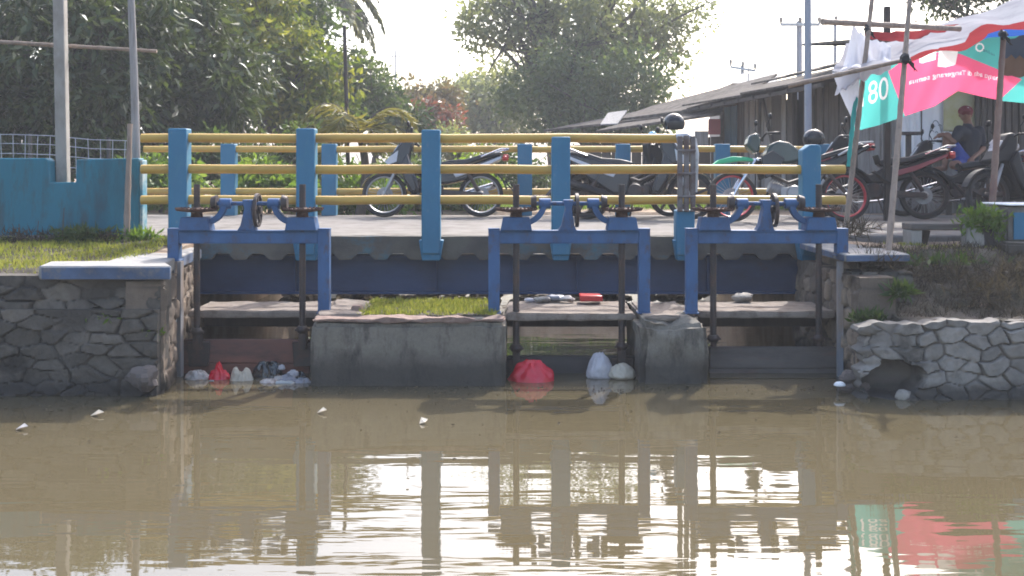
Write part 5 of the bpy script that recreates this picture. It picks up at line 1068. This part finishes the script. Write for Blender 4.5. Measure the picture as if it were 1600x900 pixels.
D = 34; tree('tree', 'tall airy tree with a visible forked trunk in the middle of the skyline', gbase(858, D), [lob(850,40,D,125,75,2.2), lob(960,40,D,130,85,2.2), lob(900,-20,D,170,80,2.6), lob(1050,30,D,75,55,1.5), lob(785,20,D,75,80,1.6), lob(880,110,D,130,60,1.8)], 230, 16000, .44, .19, .10, Lgrey, .24, 44, .2, seed=5, shell=.3, hub=.36)
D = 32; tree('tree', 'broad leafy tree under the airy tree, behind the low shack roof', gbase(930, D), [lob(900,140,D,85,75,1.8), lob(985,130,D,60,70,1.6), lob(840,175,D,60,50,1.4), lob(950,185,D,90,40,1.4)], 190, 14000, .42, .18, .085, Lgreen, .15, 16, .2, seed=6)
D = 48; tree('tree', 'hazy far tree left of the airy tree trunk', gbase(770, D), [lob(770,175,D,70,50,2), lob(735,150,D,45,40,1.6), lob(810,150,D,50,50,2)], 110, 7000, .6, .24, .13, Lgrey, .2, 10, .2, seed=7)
D = 38; tree('red_leaved_tree', 'reddish leaved tree showing above the far railing', gbase(680, D), [lob(672,190,D,30,28,1.0), lob(700,200,D,20,20,.8)], 60, 3600, .32, .2, .1, Lred, .1, 8, .2, seed=8)
tree('tree', 'rusty brown topped tree beside the reddish leaved tree', gbase(650, 42), [lob(640,165,42,42,26,1.3), lob(600,180,42,30,26,1.2), lob(690,160,42,25,20,1.2)], 80, 5000, .42, .2, .11, Lrusty, .12, 8, .2, seed=9)
D = 30; tree('tree', 'mid green tree on the skyline right of the tall palm', gbase(590, D), [lob(575,165,D,50,45,1.3), lob(545,130,D,40,45,1.1), lob(620,200,D,50,35,1.2)], 120, 8000, .36, .18, .085, Lmid, .12, 10, .3, seed=10)
D = 22; tree('tree', 'dark overhanging tree whose lowest leaves show above the tarp', gbase(1640, D), [lob(1500,-25,D,60,40,1.0), lob(1600,-60,D,90,60,1.2)], 90, 3800, .3, .16, .06, Lmango, .12, 14, .4, seed=11)
# undergrowth beyond the bridge, each bush its own
bl = ['leftmost', 'second from the left', 'third from the left', 'fourth from the left', 'fifth from the left', 'sixth from the left', 'seventh from the left']
for i, (px, py, D, rx, rz, mt_, lab) in enumerate([(250,285,17.2,60,45,Lbush,'bright low bush behind the bridge by the first blue post'),(340,250,18.5,60,60,Lmid,'mid green bush behind the far railing below the mango trees'),(420,290,17,60,40,Lbush,'bright low bush behind the far railing left of the second blue post'),(470,245,20,60,45,Lmid,'taller green bush behind the bridge below the yellow green tree'),(560,300,17.2,55,36,Lbush,'low bright bush behind the front wheel of the lone motorcycle'),(640,285,18.5,55,45,Lmid,'green bush behind the lone motorcycle'),(720,290,18,60,40,Lbush,'bright bush behind the rear wheel of the lone motorcycle'),(800,270,22,70,50,Lmid,'hazy bush right of the lone motorcycle'),(690,235,24,80,40,Lgrey,'grey green bush above the lone motorcycle'),(130,240,18,90,50,Lmid,'dark bush behind the wire fence')]):
    tree('bush', lab, gbase(px, D), [lob(px, py, D, rx, rz, .6), lob(px-rx*.6, py+15, D, rx*.6, rz*.6, .5), lob(px+rx*.6, py+12, D, rx*.6, rz*.6, .5)], 45, 3200, .2, .13, .055, mt_, .03, 10, .1, 'bushes beyond the bridge', 'bush', seed=40+i, shell=.2)
def frond(mb_, leaves, p0, d, L, curve, nl, ll, seed):
    r = np.random.default_rng(seed); pts = []; p = Vector(p0); d = Vector(d).normalized(); n = 14
    for i in range(n+1): pts.append(p.copy()); p = p + d*(L/n); d = (d + Vector((0,0,-curve/n*(1+i/n)))).normalized()
    mb_.tube(pts, [.022*(1-i/n*.8)*L/1.6 for i in range(n+1)], 5)
    for k in range(nl):
        t = .12+.88*k/nl; i = min(n-1, int(t*n)); f = t*n-i; q = pts[i].lerp(pts[i+1], f); tg = (pts[i+1]-pts[i]).normalized(); sd_ = tg.cross(Vector((0,0,1))).normalized()
        for s in (-1, 1):
            dd = sd_*s*.8 + tg*.7 + Vector((0,0,-.45+.1*r.normal())); leaves.append((q, dd.normalized(), ll*(math.sin(math.pi*(.15+.8*t)))*r.uniform(.8,1.1)))
def palm(label, base, top, fr, L, mt, tr_r, nl=44, ll=.55, lw=.05, seed=1):
    root = empty('palm_tree', base, label, 'palm'); base = Vector(base); top = Vector(top)
    b = MB(); k = 14; b.tube([base.lerp(top, i/k)+Vector((.12*math.sin(i/k*2.5), 0, 0)) for i in range(k+1)], [tr_r*(1.25-.4*i/k)*(1+.06*(i%2)) for i in range(k+1)], 10); b.build('trunk', bark, root)
    topp = base.lerp(top, 1)+Vector((.12*math.sin(2.5), 0, 0))
    for j, (az, el, cv, sc) in enumerate(fr):
        b = MB(); lv = []; frond(b, lv, topp, (math.cos(R(az))*math.cos(R(el)), math.sin(R(az))*math.cos(R(el)), math.sin(R(el))), L*sc, cv, nl, ll, seed*20+j); fo = b.build('frond', bark, root)
        leaf_mesh('leaflets', np.array([l[0] for l in lv]), np.array([l[1] for l in lv]), np.array([l[2] for l in lv]), lw, mt, fo, .08, .2)
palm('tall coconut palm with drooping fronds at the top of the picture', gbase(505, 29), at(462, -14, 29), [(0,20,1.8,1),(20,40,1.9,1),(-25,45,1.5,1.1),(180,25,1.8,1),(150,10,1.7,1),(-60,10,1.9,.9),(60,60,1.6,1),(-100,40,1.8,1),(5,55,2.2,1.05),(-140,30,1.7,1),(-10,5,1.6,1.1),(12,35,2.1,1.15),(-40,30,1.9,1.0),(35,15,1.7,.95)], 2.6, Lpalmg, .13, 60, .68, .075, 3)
palm('small young palm with arching yellowish fronds behind the far railing', gbase(562, 16.6), (PX(556, 16.6), 16.6, PZ(218, 16.6)), [(0,55,2.3,.8),(25,70,2.4,1),(180,50,2.3,.9),(200,72,2.4,1),(-60,45,2.2,.7),(-110,65,2.2,.8),(90,60,2.2,.8),(-20,30,1.8,.7),(150,30,2.,.7),(-150,25,2,.7)], 1.25, Lpalm, .06, 46, .42, .036, 7)

# ------------------------------------------------------------------ air
hm = bpy.data.materials.new('haze'); hm.use_nodes = True; nt = hm.node_tree; nt.nodes.remove(nt.nodes['Principled BSDF'])
pv = nt.nodes.new('ShaderNodeVolumePrincipled'); pv.inputs['Color'].default_value = (.93,.95,1,1); pv.inputs['Density'].default_value = .0021; pv.inputs['Anisotropy'].default_value = .1
nt.links.new(pv.outputs[0], nt.nodes['Material Output'].inputs['Volume'])
b = MB(); b.box(-420, 420, -60, 420, -1.6, 16); hz = b.build('haze', hm, smooth=0); hz['kind'] = 'stuff'
